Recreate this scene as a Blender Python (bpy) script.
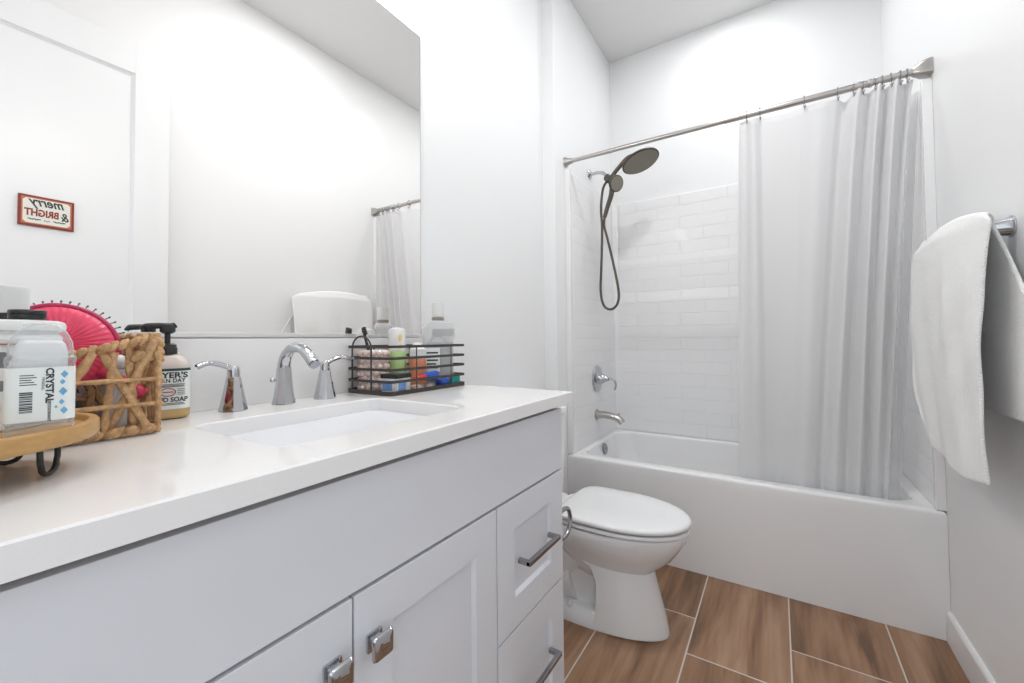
import bpy, bmesh, math, random
from mathutils import Vector, Matrix, Euler
random.seed(7)
PI = math.pi
for o in list(bpy.data.objects):
    bpy.data.objects.remove(o, do_unlink=True)
sc = bpy.context.scene
col = sc.collection

# ------------------------------------------------------------------ camera
cam_d = bpy.data.cameras.new('camera')
cam_d.sensor_width = 36.0
cam_d.lens = 414.769 / 1024 * 36.0
cam_d.shift_y = (329.1171 - 341.5) / 1024.0
cam_d.clip_start = 0.02
cam = bpy.data.objects.new('camera', cam_d)
col.objects.link(cam)
def cam_matrix():
    yaw, pitch, roll = .5681, .0246, -.0091
    F = Vector((-math.sin(yaw), math.cos(yaw), 0)); R = Vector((math.cos(yaw), math.sin(yaw), 0)); U = Vector((0, 0, 1))
    F2 = F * math.cos(pitch) + U * math.sin(pitch); U2 = U * math.cos(pitch) - F * math.sin(pitch)
    R2 = R * math.cos(roll) + U2 * math.sin(roll); U3 = U2 * math.cos(roll) - R * math.sin(roll)
    m = Matrix((R2, U3, -F2)).transposed().to_4x4()
    m.translation = Vector((1.0867, 0, 1.1226))
    return m
cam.matrix_world = cam_matrix()
sc.camera = cam

# ------------------------------------------------------------------ world, lights, exposure
world = bpy.data.worlds.new('world'); sc.world = world
world.use_nodes = True
bg = world.node_tree.nodes['Background']
bg.inputs[0].default_value = (0.88, 0.94, 1.0, 1)
bg.inputs[1].default_value = 1.65
sc.view_settings.view_transform = 'Standard'
sc.view_settings.look = 'None'
sc.view_settings.exposure = -0.23
sc.view_settings.gamma = 1.0
sc.view_settings.use_curve_mapping = False

def area(name, loc, rot, size, power, color, shape='DISK', size_y=None, spread=None):
    l = bpy.data.lights.new(name, 'AREA'); l.energy = power; l.color = color; l.shape = shape; l.size = size
    if size_y: l.size_y = size_y
    if spread: l.spread = spread
    o = bpy.data.objects.new(name, l); o.location = loc; o.rotation_euler = rot; col.objects.link(o)
    return o
ZC = 3.18          # ceiling height
TUB_LAMP = (.88, 2.55, ZC - .012)
ROOM_FILL = (.95, 1.42, ZC - .012)  # added lamp out of view, brightens walls, apron and floor
area('tub_lamp_light', (TUB_LAMP[0], TUB_LAMP[1], ZC - .018), (0, 0, 0), .14, 5.6, (.99, .995, 1))
area('room_fill_light', (ROOM_FILL[0], ROOM_FILL[1], ZC - .018), (0, 0, 0), .14, 14.5, (.99, .995, 1))
VAN_Y = (.29, .53, .77); VAN_Z = 2.50; VAN_X = .13
for vy in VAN_Y:
    l = bpy.data.lights.new('vanity_bulb_light', 'POINT'); l.energy = 4.0; l.color = (1, .965, .92); l.shadow_soft_size = .05
    o = bpy.data.objects.new('vanity_bulb_light', l); o.location = (VAN_X, vy, VAN_Z - .11); col.objects.link(o)

# ------------------------------------------------------------------ materials
def mat(name, color, rough=.5, metal=0.0, bump=None, var=None, spec=None, coat=0.0, trans=0.0, ior=None, alpha=1.0, stretch=None, emit=None):
    m = bpy.data.materials.new(name); m.use_nodes = True
    nt = m.node_tree; p = nt.nodes['Principled BSDF']
    c = (*color, 1)
    p.inputs['Base Color'].default_value = c
    p.inputs['Roughness'].default_value = rough
    p.inputs['Metallic'].default_value = metal
    if spec is not None: p.inputs['Specular IOR Level'].default_value = spec
    if coat: p.inputs['Coat Weight'].default_value = coat; p.inputs['Coat Roughness'].default_value = .05
    if trans: p.inputs['Transmission Weight'].default_value = trans
    if ior: p.inputs['IOR'].default_value = ior
    if alpha < 1: p.inputs['Alpha'].default_value = alpha
    if emit: p.inputs['Emission Color'].default_value = (*emit[0], 1); p.inputs['Emission Strength'].default_value = emit[1]
    tc = nt.nodes.new('ShaderNodeTexCoord'); mp = nt.nodes.new('ShaderNodeMapping')
    nt.links.new(tc.outputs['Object'], mp.inputs['Vector'])
    if stretch: mp.inputs['Scale'].default_value = stretch
    sv, sb = var if var else (30, .03)
    n = nt.nodes.new('ShaderNodeTexNoise'); n.inputs['Scale'].default_value = sv; n.inputs['Detail'].default_value = 4
    nt.links.new(mp.outputs[0], n.inputs['Vector'])
    r = nt.nodes.new('ShaderNodeMapRange'); r.inputs['To Min'].default_value = 1 - sb; r.inputs['To Max'].default_value = 1 + sb
    nt.links.new(n.outputs['Fac'], r.inputs['Value'])
    mx = nt.nodes.new('ShaderNodeMix'); mx.data_type = 'RGBA'; mx.blend_type = 'MULTIPLY'; mx.inputs['Factor'].default_value = 1
    mx.inputs[6].default_value = c
    nt.links.new(r.outputs[0], mx.inputs[7]); nt.links.new(mx.outputs[2], p.inputs['Base Color'])
    if bump:
        nb = nt.nodes.new('ShaderNodeTexNoise'); nb.inputs['Scale'].default_value = bump[0]; nb.inputs['Detail'].default_value = 3
        nt.links.new(mp.outputs[0], nb.inputs['Vector'])
        b = nt.nodes.new('ShaderNodeBump'); b.inputs['Strength'].default_value = bump[1]; b.inputs['Distance'].default_value = .002
        nt.links.new(nb.outputs['Fac'], b.inputs['Height']); nt.links.new(b.outputs[0], p.inputs['Normal'])
    return m

M = {}
M['wall'] = mat('wall_paint', (.87, .875, .88), .33, bump=(160, .10), var=(3, .008), spec=.4)
M['ceil'] = mat('ceiling_paint', (.80, .80, .80), .8, bump=(160, .15), var=(3, .01))
M['trim'] = mat('trim_paint', (.87, .87, .875), .3, var=(3, .008))
M['cab'] = mat('cabinet_paint', (.745, .76, .80), .34, var=(4, .012), bump=(300, .03))
M['gap_shade'] = mat('painted_gap_shade', (.16, .155, .15), .8)  # dark colour standing in for shade in the gaps between fronts
M['quartz'] = mat('white_quartz', (.86, .85, .845), .075, var=(400, .03), spec=.55)
M['ceramic'] = mat('white_ceramic', (.86, .865, .87), .06, coat=.5, var=(3, .004))
M['acrylic'] = mat('tub_acrylic', (.87, .87, .875), .16, coat=.3, var=(3, .006))
M['chrome'] = mat('chrome', (.54, .55, .575), .06, 1.0)
M['dchrome'] = mat('dark_chrome', (.36, .36, .38), .16, 1.0)
M['nickel'] = mat('brushed_nickel', (.50, .475, .455), .28, 1.0)
M['bronze'] = mat('dark_bronze_nickel', (.115, .098, .083), .36, .8)
M['nozzle'] = mat('nozzle_face', (.27, .25, .21), .5, .5, var=(60, .2))
M['black'] = mat('black_metal', (.022, .021, .02), .45)
M['rackblack'] = mat('bronze_black_wire', (.045, .038, .032), .5)
M['bplastic'] = mat('black_plastic', (.02, .021, .022), .35)
M['wplastic'] = mat('white_plastic', (.83, .83, .82), .35)
M['gplastic'] = mat('grey_plastic', (.55, .55, .54), .4)
M['bamboo'] = mat('bamboo', (.50, .29, .105), .4, var=(14, .22), stretch=(1, 6, 12))
M['straw'] = mat('woven_straw', (.55, .33, .16), .55, var=(110, .75), bump=(320, 1.0), stretch=(1, 1, 1))
M['towel_tag'] = mat('satin_tag', (.86, .86, .85), .4)
M['door'] = mat('door_paint', (.86, .87, .885), .32, var=(3, .006))
M['paper'] = mat('tissue_paper', (.88, .87, .86), .9, bump=(300, .2))
M['card'] = mat('cardboard', (.42, .32, .22), .9)
M['label'] = mat('label_paper', (.80, .84, .82), .5)
M['ink'] = mat('label_ink', (.03, .035, .04), .6)
M['inkgreen'] = mat('label_green_ink', (.02, .06, .055), .5)
M['inkred'] = mat('label_red_ink', (.35, .06, .04), .5)
M['inkblue'] = mat('label_blue_ink', (.16, .42, .65), .5, var=(60, .3))
M['signred'] = mat('sign_red_wood', (.21, .022, .012), .5, var=(40, .2))
M['signorange'] = mat('sign_orange_line', (.55, .16, .07), .5)
M['signcream'] = mat('sign_cream_face', (.80, .79, .74), .55)
M['signletters'] = mat('sign_red_letters', (.27, .04, .012), .55)
M['signgreen'] = mat('sign_dark_green_letters', (.02, .045, .03), .55)
M['pink'] = mat('pink_plastic', (.86, .075, .16), .3, var=(90, .18))
M['dpink'] = mat('dark_pink_plastic', (.50, .015, .10), .35)
M['soapbody'] = mat('milky_plastic', (.66, .58, .54), .25)
M['soapliq'] = mat('amber_soap', (.55, .37, .14), .2, coat=.4)
M['bead'] = mat('pearl_beads', (.72, .55, .49), .25, var=(120, .25), coat=.5)
M['green'] = mat('pale_green_plastic', (.47, .66, .28), .4)
M['yellow'] = mat('yellow_print', (.85, .62, .22), .4)
M['orange'] = mat('orange_cream', (.66, .26, .14), .35)
M['blue'] = mat('blue_plastic', (.02, .10, .50), .3)
M['lblue'] = mat('light_blue_print', (.18, .36, .70), .45, var=(150, .3))
M['red'] = mat('red_plastic', (.70, .04, .03), .35)
M['teal'] = mat('teal_plastic', (.005, .28, .27), .3)
M['peach'] = mat('peach_soap', (.74, .55, .45), .5)
M['tan'] = mat('tan_label', (.60, .44, .27), .5)
M['bfabric'] = mat('black_fabric', (.012, .012, .014), .85)
M['wood'] = mat('orange_wood', (.50, .25, .09), .5)
M['spot'] = mat('grey_spots', (.20, .21, .22), .5)
M['lamp'] = mat('lamp_lens', (.9, .9, .9), .4, emit=((1, .985, .96), 12))
M['shade'] = mat('frosted_shade', (.9, .9, .88), .5, emit=((1, .95, .88), 4))

def floor_mat():
    m = bpy.data.materials.new('wood_look_floor_tile'); m.use_nodes = True
    nt = m.node_tree; N = nt.nodes; L = nt.links; p = N['Principled BSDF']
    tc = N.new('ShaderNodeTexCoord')
    sep = N.new('ShaderNodeSeparateXYZ'); L.new(tc.outputs['Object'], sep.inputs[0])
    def mth(op, a, b=None, c=None):
        n = N.new('ShaderNodeMath'); n.operation = op
        for i, v in enumerate((a, b, c)):
            if v is None: continue
            if isinstance(v, (int, float)): n.inputs[i].default_value = v
            else: L.new(v, n.inputs[i])
        return n.outputs[0]
    W_, L_ = .315, .63
    u = mth('DIVIDE', mth('SUBTRACT', sep.outputs[0], .475 - 3 * W_), W_)
    ci = mth('FLOOR', u); fu = mth('FRACT', u)
    # column joints: offset alternates between 1.812 and 1.598 (column 3 = .475...79)
    alt = mth('MODULO', ci, 2.0)
    off = mth('ADD', 1.597 - L_ * 5, mth('MULTIPLY', alt, .213))
    v = mth('DIVIDE', mth('SUBTRACT', sep.outputs[1], off), L_)
    cj = mth('FLOOR', v); fv = mth('FRACT', v)
    du = mth('MULTIPLY', mth('MINIMUM', fu, mth('SUBTRACT', 1.0, fu)), W_)
    dv = mth('MULTIPLY', mth('MINIMUM', fv, mth('SUBTRACT', 1.0, fv)), L_)
    d = mth('MINIMUM', du, dv)
    g = N.new('ShaderNodeMapRange'); g.inputs['From Min'].default_value = .0019; g.inputs['From Max'].default_value = .0031
    L.new(d, g.inputs['Value'])
    # wood grain along y with a random shift per tile
    seed = mth('ADD', mth('MULTIPLY', ci, 3.71), mth('MULTIPLY', cj, 7.13))
    cv = N.new('ShaderNodeCombineXYZ')
    L.new(mth('ADD', mth('MULTIPLY', sep.outputs[0], 1.0), mth('MULTIPLY', seed, .37)), cv.inputs[0])
    L.new(mth('MULTIPLY', mth('ADD', sep.outputs[1], seed), .13), cv.inputs[1]); L.new(seed, cv.inputs[2])
    n1 = N.new('ShaderNodeTexNoise'); n1.inputs['Scale'].default_value = 9; n1.inputs['Detail'].default_value = 6; n1.inputs['Distortion'].default_value = 1.2
    L.new(cv.outputs[0], n1.inputs['Vector'])
    cv2 = N.new('ShaderNodeCombineXYZ')
    L.new(mth('ADD', sep.outputs[0], mth('MULTIPLY', seed, .53)), cv2.inputs[0]); L.new(mth('MULTIPLY', sep.outputs[1], .05), cv2.inputs[1]); L.new(seed, cv2.inputs[2])
    n2 = N.new('ShaderNodeTexNoise'); n2.inputs['Scale'].default_value = 55; n2.inputs['Detail'].default_value = 5
    L.new(cv2.outputs[0], n2.inputs['Vector'])
    f = mth('ADD', mth('MULTIPLY', n1.outputs['Fac'], .72), mth('MULTIPLY', n2.outputs['Fac'], .28))
    wn = N.new('ShaderNodeTexWhiteNoise'); wn.noise_dimensions = '1D'; L.new(seed, wn.inputs['W'])
    f = mth('ADD', f, mth('MULTIPLY', mth('SUBTRACT', wn.outputs[0], .5), .07))
    cr = N.new('ShaderNodeValToRGB'); L.new(f, cr.inputs[0])
    e = cr.color_ramp.elements
    e[0].position = .36; e[0].color = (.150, .080, .042, 1)
    e[1].position = .66; e[1].color = (.43, .272, .175, 1)
    e2 = e.new(.47); e2.color = (.275, .146, .078, 1)
    e3 = e.new(.56); e3.color = (.355, .202, .116, 1)
    mx = N.new('ShaderNodeMix'); mx.data_type = 'RGBA'
    L.new(g.outputs[0], mx.inputs['Factor']); mx.inputs[6].default_value = (.66, .60, .54, 1); L.new(cr.outputs[0], mx.inputs[7])
    L.new(mx.outputs[2], p.inputs['Base Color'])
    p.inputs['Roughness'].default_value = .38
    b = N.new('ShaderNodeBump'); b.inputs['Strength'].default_value = .35; b.inputs['Distance'].default_value = .002
    L.new(mth('ADD', g.outputs[0], mth('MULTIPLY', n2.outputs['Fac'], .15)), b.inputs['Height']); L.new(b.outputs[0], p.inputs['Normal'])
    return m
M['floor'] = floor_mat()

def surround_mat(axis):
    m = mat('surround_tile_' + axis, (.87, .87, .875), .36, coat=.06, var=(3, .006))
    nt = m.node_tree; N = nt.nodes; L = nt.links; p = N['Principled BSDF']
    tc = N.new('ShaderNodeTexCoord'); sp = N.new('ShaderNodeSeparateXYZ'); cb = N.new('ShaderNodeCombineXYZ')
    L.new(tc.outputs['Object'], sp.inputs[0]); L.new(sp.outputs[0 if axis == 'x' else 1], cb.inputs[0]); L.new(sp.outputs[2], cb.inputs[1])
    br = N.new('ShaderNodeTexBrick'); L.new(cb.outputs[0], br.inputs['Vector'])
    br.inputs['Scale'].default_value = 1; br.inputs['Brick Width'].default_value = .29; br.inputs['Row Height'].default_value = .0815
    br.inputs['Mortar Size'].default_value = .0028; br.inputs['Mortar Smooth'].default_value = .6; br.offset = .5
    iv = N.new('ShaderNodeMath'); iv.operation = 'SUBTRACT'; iv.inputs[0].default_value = 1; L.new(br.outputs['Fac'], iv.inputs[1])
    b = N.new('ShaderNodeBump'); b.inputs['Strength'].default_value = .55; b.inputs['Distance'].default_value = .0035
    L.new(iv.outputs[0], b.inputs['Height']); L.new(b.outputs[0], p.inputs['Normal'])
    return m
M['sur_x'] = surround_mat('x'); M['sur_y'] = surround_mat('y')

def fabric_mat(name, color, translucent, alpha, weave, wscale, bstr):
    m = bpy.data.materials.new(name); m.use_nodes = True
    nt = m.node_tree; N = nt.nodes; L = nt.links
    out = N['Material Output']; p = N['Principled BSDF']
    p.inputs['Base Color'].default_value = (*color, 1); p.inputs['Roughness'].default_value = .9; p.inputs['Specular IOR Level'].default_value = .1
    tc = N.new('ShaderNodeTexCoord'); mp = N.new('ShaderNodeMapping'); L.new(tc.outputs['Object'], mp.inputs['Vector']); mp.inputs['Scale'].default_value = weave
    nb = N.new('ShaderNodeTexNoise'); nb.inputs['Scale'].default_value = wscale; nb.inputs['Detail'].default_value = 4
    L.new(mp.outputs[0], nb.inputs['Vector'])
    b = N.new('ShaderNodeBump'); b.inputs['Strength'].default_value = bstr; b.inputs['Distance'].default_value = .003
    L.new(nb.outputs['Fac'], b.inputs['Height']); L.new(b.outputs[0], p.inputs['Normal'])
    last = p.outputs[0]
    if translucent:
        t = N.new('ShaderNodeBsdfTranslucent'); t.inputs[0].default_value = (*color, 1); L.new(b.outputs[0], t.inputs['Normal'])
        mx = N.new('ShaderNodeMixShader'); mx.inputs[0].default_value = translucent
        L.new(last, mx.inputs[1]); L.new(t.outputs[0], mx.inputs[2]); last = mx.outputs[0]
    if alpha < 1:
        t = N.new('ShaderNodeBsdfTransparent'); mx = N.new('ShaderNodeMixShader'); mx.inputs[0].default_value = alpha
        L.new(t.outputs[0], mx.inputs[1]); L.new(last, mx.inputs[2]); last = mx.outputs[0]
    L.new(last, out.inputs[0])
    return m
M['curtain'] = fabric_mat('curtain_linen', (.93, .93, .935), .52, 1, (1, 1, .05), 260, .25)
M['liner'] = fabric_mat('liner_vinyl', (.88, .88, .89), .5, .45, (1, 1, .1), 40, .1)

def towel_mat():
    m = mat('towel_terry', (.92, .92, .915), .95, spec=.1, var=(200, .04))
    nt = m.node_tree; N = nt.nodes; L = nt.links; p = N['Principled BSDF']
    tc = N.new('ShaderNodeTexCoord'); sp = N.new('ShaderNodeSeparateXYZ'); L.new(tc.outputs['Object'], sp.inputs[0])
    def mth(op, a, b=None):
        n = N.new('ShaderNodeMath'); n.operation = op
        for i, v in enumerate((a, b)):
            if v is None: continue
            if isinstance(v, (int, float)): n.inputs[i].default_value = v
            else: L.new(v, n.inputs[i])
        return n.outputs[0]
    zig = mth('PINGPONG', mth('MULTIPLY', sp.outputs[1], 1.0), .012)
    w = mth('SINE', mth('MULTIPLY', mth('ADD', sp.outputs[2], zig), 2 * PI / .0085))
    nb = N.new('ShaderNodeTexNoise'); nb.inputs['Scale'].default_value = 500; L.new(tc.outputs['Object'], nb.inputs['Vector'])
    h = mth('ADD', mth('MULTIPLY', w, .5), nb.outputs['Fac'])
    b = N.new('ShaderNodeBump'); b.inputs['Strength'].default_value = .45; b.inputs['Distance'].default_value = .003
    L.new(h, b.inputs['Height']); L.new(b.outputs[0], p.inputs['Normal'])
    return m
M['towel'] = towel_mat()

def clear_mat(name, tint, amount, rough=.06):
    m = bpy.data.materials.new(name); m.use_nodes = True
    nt = m.node_tree; N = nt.nodes; L = nt.links; out = N['Material Output']; p = N['Principled BSDF']
    p.inputs['Base Color'].default_value = (*tint, 1); p.inputs['Roughness'].default_value = rough
    t = N.new('ShaderNodeBsdfTransparent'); t.inputs[0].default_value = (.97, .98, .985, 1)
    lw = N.new('ShaderNodeLayerWeight'); lw.inputs[0].default_value = .35
    mr = N.new('ShaderNodeMapRange'); mr.inputs['To Min'].default_value = amount; mr.inputs['To Max'].default_value = min(1, amount + .45)
    L.new(lw.outputs['Facing'], mr.inputs['Value'])
    mx = N.new('ShaderNodeMixShader'); L.new(mr.outputs[0], mx.inputs[0]); L.new(t.outputs[0], mx.inputs[1]); L.new(p.outputs[0], mx.inputs[2])
    L.new(mx.outputs[0], out.inputs[0])
    return m
M['clear'] = clear_mat('clear_plastic', (.78, .80, .82), .16)
M['clear2'] = clear_mat('clear_bottle_plastic', (.72, .72, .72), .34)
M['frost'] = clear_mat('frosted_cap', (.80, .80, .79), .90, .3)

def mirror_mat():
    m = mat('mirror_silver', (.965, .955, .94), .0, 1.0, var=(1, .0))
    return m
M['mirror'] = mirror_mat()

# ------------------------------------------------------------------ mesh helpers
class MB:
    def __init__(s): s.bm = bmesh.new()
    def _xf(s, verts, mtx):
        if mtx is not None: bmesh.ops.transform(s.bm, matrix=mtx, verts=verts)
    def box(s, a, b, bev=0.0, seg=2, mtx=None):
        a, b = Vector([min(x, y) for x, y in zip(a, b)]), Vector([max(x, y) for x, y in zip(a, b)])
        r = bmesh.ops.create_cube(s.bm, size=1)['verts']
        for v in r: v.co = Vector([(a[i] + b[i]) / 2 + v.co[i] * (b[i] - a[i]) for i in range(3)])
        if bev > 0:
            es = {e for v in r for e in v.link_edges}
            q = bmesh.ops.bevel(s.bm, geom=list(es), offset=bev, segments=seg, affect='EDGES', profile=.5)
            r = list({v for f in q['faces'] for v in f.verts} | {v for v in r if v.is_valid})
        s._xf(r, mtx); return s
    def ring_loft(s, rings, cap0=True, cap1=True, closed=True):
        L = []
        for rg in rings: L.append([s.bm.verts.new(p) for p in rg])
        n = len(L[0])
        for i in range(len(L) - 1):
            for j in range(n if closed else n - 1):
                k = (j + 1) % n
                s.bm.faces.new((L[i][j], L[i][k], L[i + 1][k], L[i + 1][j]))
        if cap0: s.bm.faces.new(L[0][::-1])
        if cap1: s.bm.faces.new(L[-1])
        return s
    def lathe(s, prof, c=(0, 0, 0), n=32, axis=(0, 0, 1), cap0=True, cap1=True, sx=1, sy=1):
        q = Vector((0, 0, 1)).rotation_difference(Vector(axis).normalized()).to_matrix()
        rings = []
        for (r, z) in prof:
            r = max(r, 1e-5)
            rings.append([Vector(c) + q @ Vector((r * sx * math.cos(2 * PI * i / n), r * sy * math.sin(2 * PI * i / n), z)) for i in range(n)])
        return s.ring_loft(rings, cap0, cap1)
    def tube(s, pts, r, n=10, closed=False, flat=None):
        pts = [Vector(p) for p in pts]; m = len(pts)
        rad = r if isinstance(r, (list, tuple)) else [r] * m
        T = []
        for i in range(m):
            a = pts[(i - 1) % m] if (closed or i > 0) else pts[i]
            b = pts[(i + 1) % m] if (closed or i < m - 1) else pts[i]
            T.append((b - a).normalized())
        up = Vector((0, 0, 1)) if abs(T[0].z) < .9 else Vector((1, 0, 0))
        x = T[0].cross(up).normalized(); rings = []
        for i in range(m):
            x = (x - T[i] * x.dot(T[i])).normalized(); y = T[i].cross(x)
            fl = flat if flat else 1
            rings.append([pts[i] + x * rad[i] * math.cos(2 * PI * k / n) + y * rad[i] * fl * math.sin(2 * PI * k / n) for k in range(n)])
        if closed:
            return s.ring_loft(rings + [rings[0]], False, False)
        return s.ring_loft(rings)
    def sphere(s, c, r, u=16, v=10, scale=(1, 1, 1), mtx=None):
        q = bmesh.ops.create_uvsphere(s.bm, u_segments=u, v_segments=v, radius=r)['verts']
        for w in q: w.co = Vector((w.co.x * scale[0], w.co.y * scale[1], w.co.z * scale[2]))
        s._xf(q, mtx)
        for w in q: w.co += Vector(c)
        return s
    def grid(s, f, nu, nv):
        V = [[s.bm.verts.new(f(i / nu, j / nv)) for j in range(nv + 1)] for i in range(nu + 1)]
        for i in range(nu):
            for j in range(nv): s.bm.faces.new((V[i][j], V[i + 1][j], V[i + 1][j + 1], V[i][j + 1]))
        return s
    def prism(s, poly, d, o=(0, 0, 0)):
        d = Vector(d)
        a = [Vector(p) + Vector(o) for p in poly]
        return s.ring_loft([a, [p + d for p in a]])

def apply_props(o, label=None, cat=None, group=None, kind=None):
    if label: o['label'] = label
    if cat: o['category'] = cat
    if group: o['group'] = group
    if kind: o['kind'] = kind
    return o
def thing(name, label, cat, loc, rotz=0.0, group=None):
    o = bpy.data.objects.new(name, None); o.empty_display_size = .05
    o.location = loc; o.rotation_euler = (0, 0, rotz); col.objects.link(o)
    o['_w'] = 1
    return apply_props(o, label, cat, group)
def wmat(o):
    m = Matrix.Translation(o.location) @ o.rotation_euler.to_matrix().to_4x4()
    return wmat(o.parent) @ m if o.parent else m
def finish_mesh(name, mb, smooth):
    bm = mb.bm
    bmesh.ops.remove_doubles(bm, verts=bm.verts, dist=1e-6)
    bmesh.ops.recalc_face_normals(bm, faces=bm.faces)
    me = bpy.data.meshes.new(name); bm.to_mesh(me); bm.free()
    if smooth is not None:
        for p in me.polygons: p.use_smooth = True
        me.set_sharp_from_angle(angle=math.radians(smooth))
    return me
def weight(o, smooth):
    if smooth is not None and smooth <= 60:
        w = o.modifiers.new('weighted_normals', 'WEIGHTED_NORMAL'); w.keep_sharp = True; w.weight = 50
def part(parent, name, mb, m, local=False, smooth=40, label=None, kind=None):
    """a child mesh; vertices come in world coordinates unless local"""
    me = mb if isinstance(mb, bpy.types.Mesh) else finish_mesh(name, mb, smooth)
    if not local: me.transform(wmat(parent).inverted())
    me.materials.clear(); me.materials.append(m)
    o = bpy.data.objects.new(name, me); col.objects.link(o); o.parent = parent
    weight(o, smooth)
    return apply_props(o, label=label, kind=kind)
def solo(name, mb, m, loc, label=None, cat=None, group=None, kind=None, smooth=40):
    me = mb if isinstance(mb, bpy.types.Mesh) else finish_mesh(name, mb, smooth)
    me.transform(Matrix.Translation(-Vector(loc)))
    me.materials.append(m)
    o = bpy.data.objects.new(name, me); o.location = loc; col.objects.link(o)
    weight(o, smooth)
    return apply_props(o, label, cat, group, kind)
def struct(name, mb, m, smooth=None): return solo(name, mb, m, (0, 0, 0), kind='structure', smooth=smooth)
def dup(root, loc, label=None, rotz=None):
    r = root.copy(); col.objects.link(r); r.location = loc
    if rotz is not None: r.rotation_euler = (0, 0, rotz)
    if label: r['label'] = label
    for ch in list(root.children):
        c = ch.copy(); col.objects.link(c); c.parent = r
        for g in ch.children:
            d = g.copy(); col.objects.link(d); d.parent = c
    return r
def text_mesh(s, size, mtx, extrude=.0004, shear=0.0, align='CENTER', bold=0.0, spacing=1.0):
    cu = bpy.data.curves.new('text', 'FONT'); cu.body = s; cu.size = size; cu.extrude = extrude; cu.shear = shear
    cu.align_x = align; cu.align_y = 'CENTER'; cu.offset = bold; cu.space_character = spacing; cu.resolution_u = 3
    o = bpy.data.objects.new('text', cu); col.objects.link(o)
    bpy.context.view_layer.update()
    me = bpy.data.meshes.new_from_object(o.evaluated_get(bpy.context.evaluated_depsgraph_get()))
    bpy.data.objects.remove(o, do_unlink=True); bpy.data.curves.remove(cu)
    me.transform(mtx)
    return me
def join_meshes(ms):
    bm = bmesh.new()
    for m in ms: bm.from_mesh(m)
    me = bpy.data.meshes.new('lettering'); bm.to_mesh(me); bm.free()
    return me
def frame(o, x, y):
    """matrix whose local x,y lie along the given world vectors at o"""
    x = Vector(x).normalized(); y = Vector(y); y = (y - x * y.dot(x)).normalized(); z = x.cross(y)
    m = Matrix((x, y, z)).transposed().to_4x4(); m.translation = Vector(o); return m
def rrect(cx, cy, hx, hy, r, z, n=6):
    pts = []
    for (sx, sy, a0) in ((1, 1, 0), (-1, 1, PI / 2), (-1, -1, PI), (1, -1, 1.5 * PI)):
        for k in range(n + 1):
            a = a0 + PI / 2 * k / n
            pts.append(Vector((cx + sx * (hx - r) + r * math.cos(a), cy + sy * (hy - r) + r * math.sin(a), z)))
    return pts
def smooth_path(pts, n=8, closed=False):
    P = [Vector(p) for p in pts]; out = []; m = len(P)
    rng = range(m if closed else m - 1)
    for i in rng:
        p0 = P[(i - 1) % m] if closed or i > 0 else P[0]; p1 = P[i]; p2 = P[(i + 1) % m]
        p3 = P[(i + 2) % m] if closed or i + 2 < m else P[-1]
        for k in range(n):
            t = k / n
            out.append(.5 * ((2 * p1) + (p2 - p0) * t + (2 * p0 - 5 * p1 + 4 * p2 - p3) * t * t + (3 * p1 - p0 - 3 * p2 + p3) * t ** 3))
    if not closed: out.append(P[-1])
    return out

# ================================================================== SETTING
XR = 1.603; XA = .0734; YB = 2.977; YF = -.15; YA = 2.04
struct('floor', MB().box((-.12, -1.6, -.08), (XR + .12, YB + .12, 0)), M['floor'])
struct('ceiling', MB().box((-.12, YF - .12, ZC), (XR + .12, YB + .12, ZC + .08)), M['ceil'])
b = MB(); b.box((-.12, YF - .12, 0), (0, YB + .12, ZC)); b.box((-.02, YA, 0), (XA, YB + .02, ZC), .004, 2)
struct('wall_left', b, M['wall'])
struct('wall_right', MB().box((XR, YF - .12, 0), (XR + .12, YB + .12, ZC)), M['wall'])
struct('wall_back', MB().box((-.12, YB, 0), (XR + .12, YB + .12, ZC)), M['wall'])
b = MB(); DX0, DX1, DZ = .62, 1.545, 2.60
b.box((-.12, YF - .12, 0), (DX0, YF, ZC)); b.box((DX1, YF - .12, 0), (XR + .12, YF, ZC)); b.box((DX0, YF - .12, DZ), (DX1, YF, ZC))
struct('wall_front', b, M['wall'])
def base_prof(p0, p1, nrm, h=.112, t=.0135):
    p0, p1, n = Vector(p0), Vector(p1), Vector(nrm)
    prof = [(0, 0), (t, 0), (t, h - .012), (t - .003, h - .004), (t * .45, h), (0, h)]
    b = MB(); b.prism([p0 + n * a + Vector((0, 0, z)) for a, z in prof], p1 - p0); return b
struct('baseboard_right', base_prof((XR, YF, 0), (XR, 2.158, 0), (-1, 0, 0)), M['trim'])
struct('baseboard_left', base_prof((0, 1.082, 0), (0, YA, 0), (1, 0, 0)), M['trim'])

# open door, parked against the right wall (seen in the mirror)
DY0, DY1, DXF = -.135, .832, 1.528
b = MB(); DT = .036
st, tr = .137, .15
def door_body():
    b = MB(); x0, x1 = DXF, DXF + DT
    b.box((x0 + .013, DY0, .012), (x1, DY1, 2.579))
    for (ya, yb, za, zb) in ((DY0, DY0 + st, .012, 2.579), (DY1 - st, DY1, .012, 2.579), (DY0 + st, DY1 - st, 2.43, 2.579), (DY0 + st, DY1 - st, .012, .25), (DY0 + st, DY1 - st, .95, 1.09)):
        b.box((x0, ya, za), (x0 + .0135, yb, zb), .0012, 1)
    # small bevelled mould round each panel
    for (za, zb) in ((1.09, 2.43), (.25, .95)):
        ya, yb = DY0 + st, DY1 - st; m_ = .012
        o_ = [(ya, za), (yb, za), (yb, zb), (ya, zb)]; i_ = [(ya + m_, za + m_), (yb - m_, za + m_), (yb - m_, zb - m_), (ya + m_, zb - m_)]
        b.ring_loft([[Vector((x0 + .005, y, z)) for y, z in o_], [Vector((x0 + .0128, y, z)) for y, z in i_]], False, False)
    return b
d_ = struct('door_1', door_body(), M['door'])
hb = MB()
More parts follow.
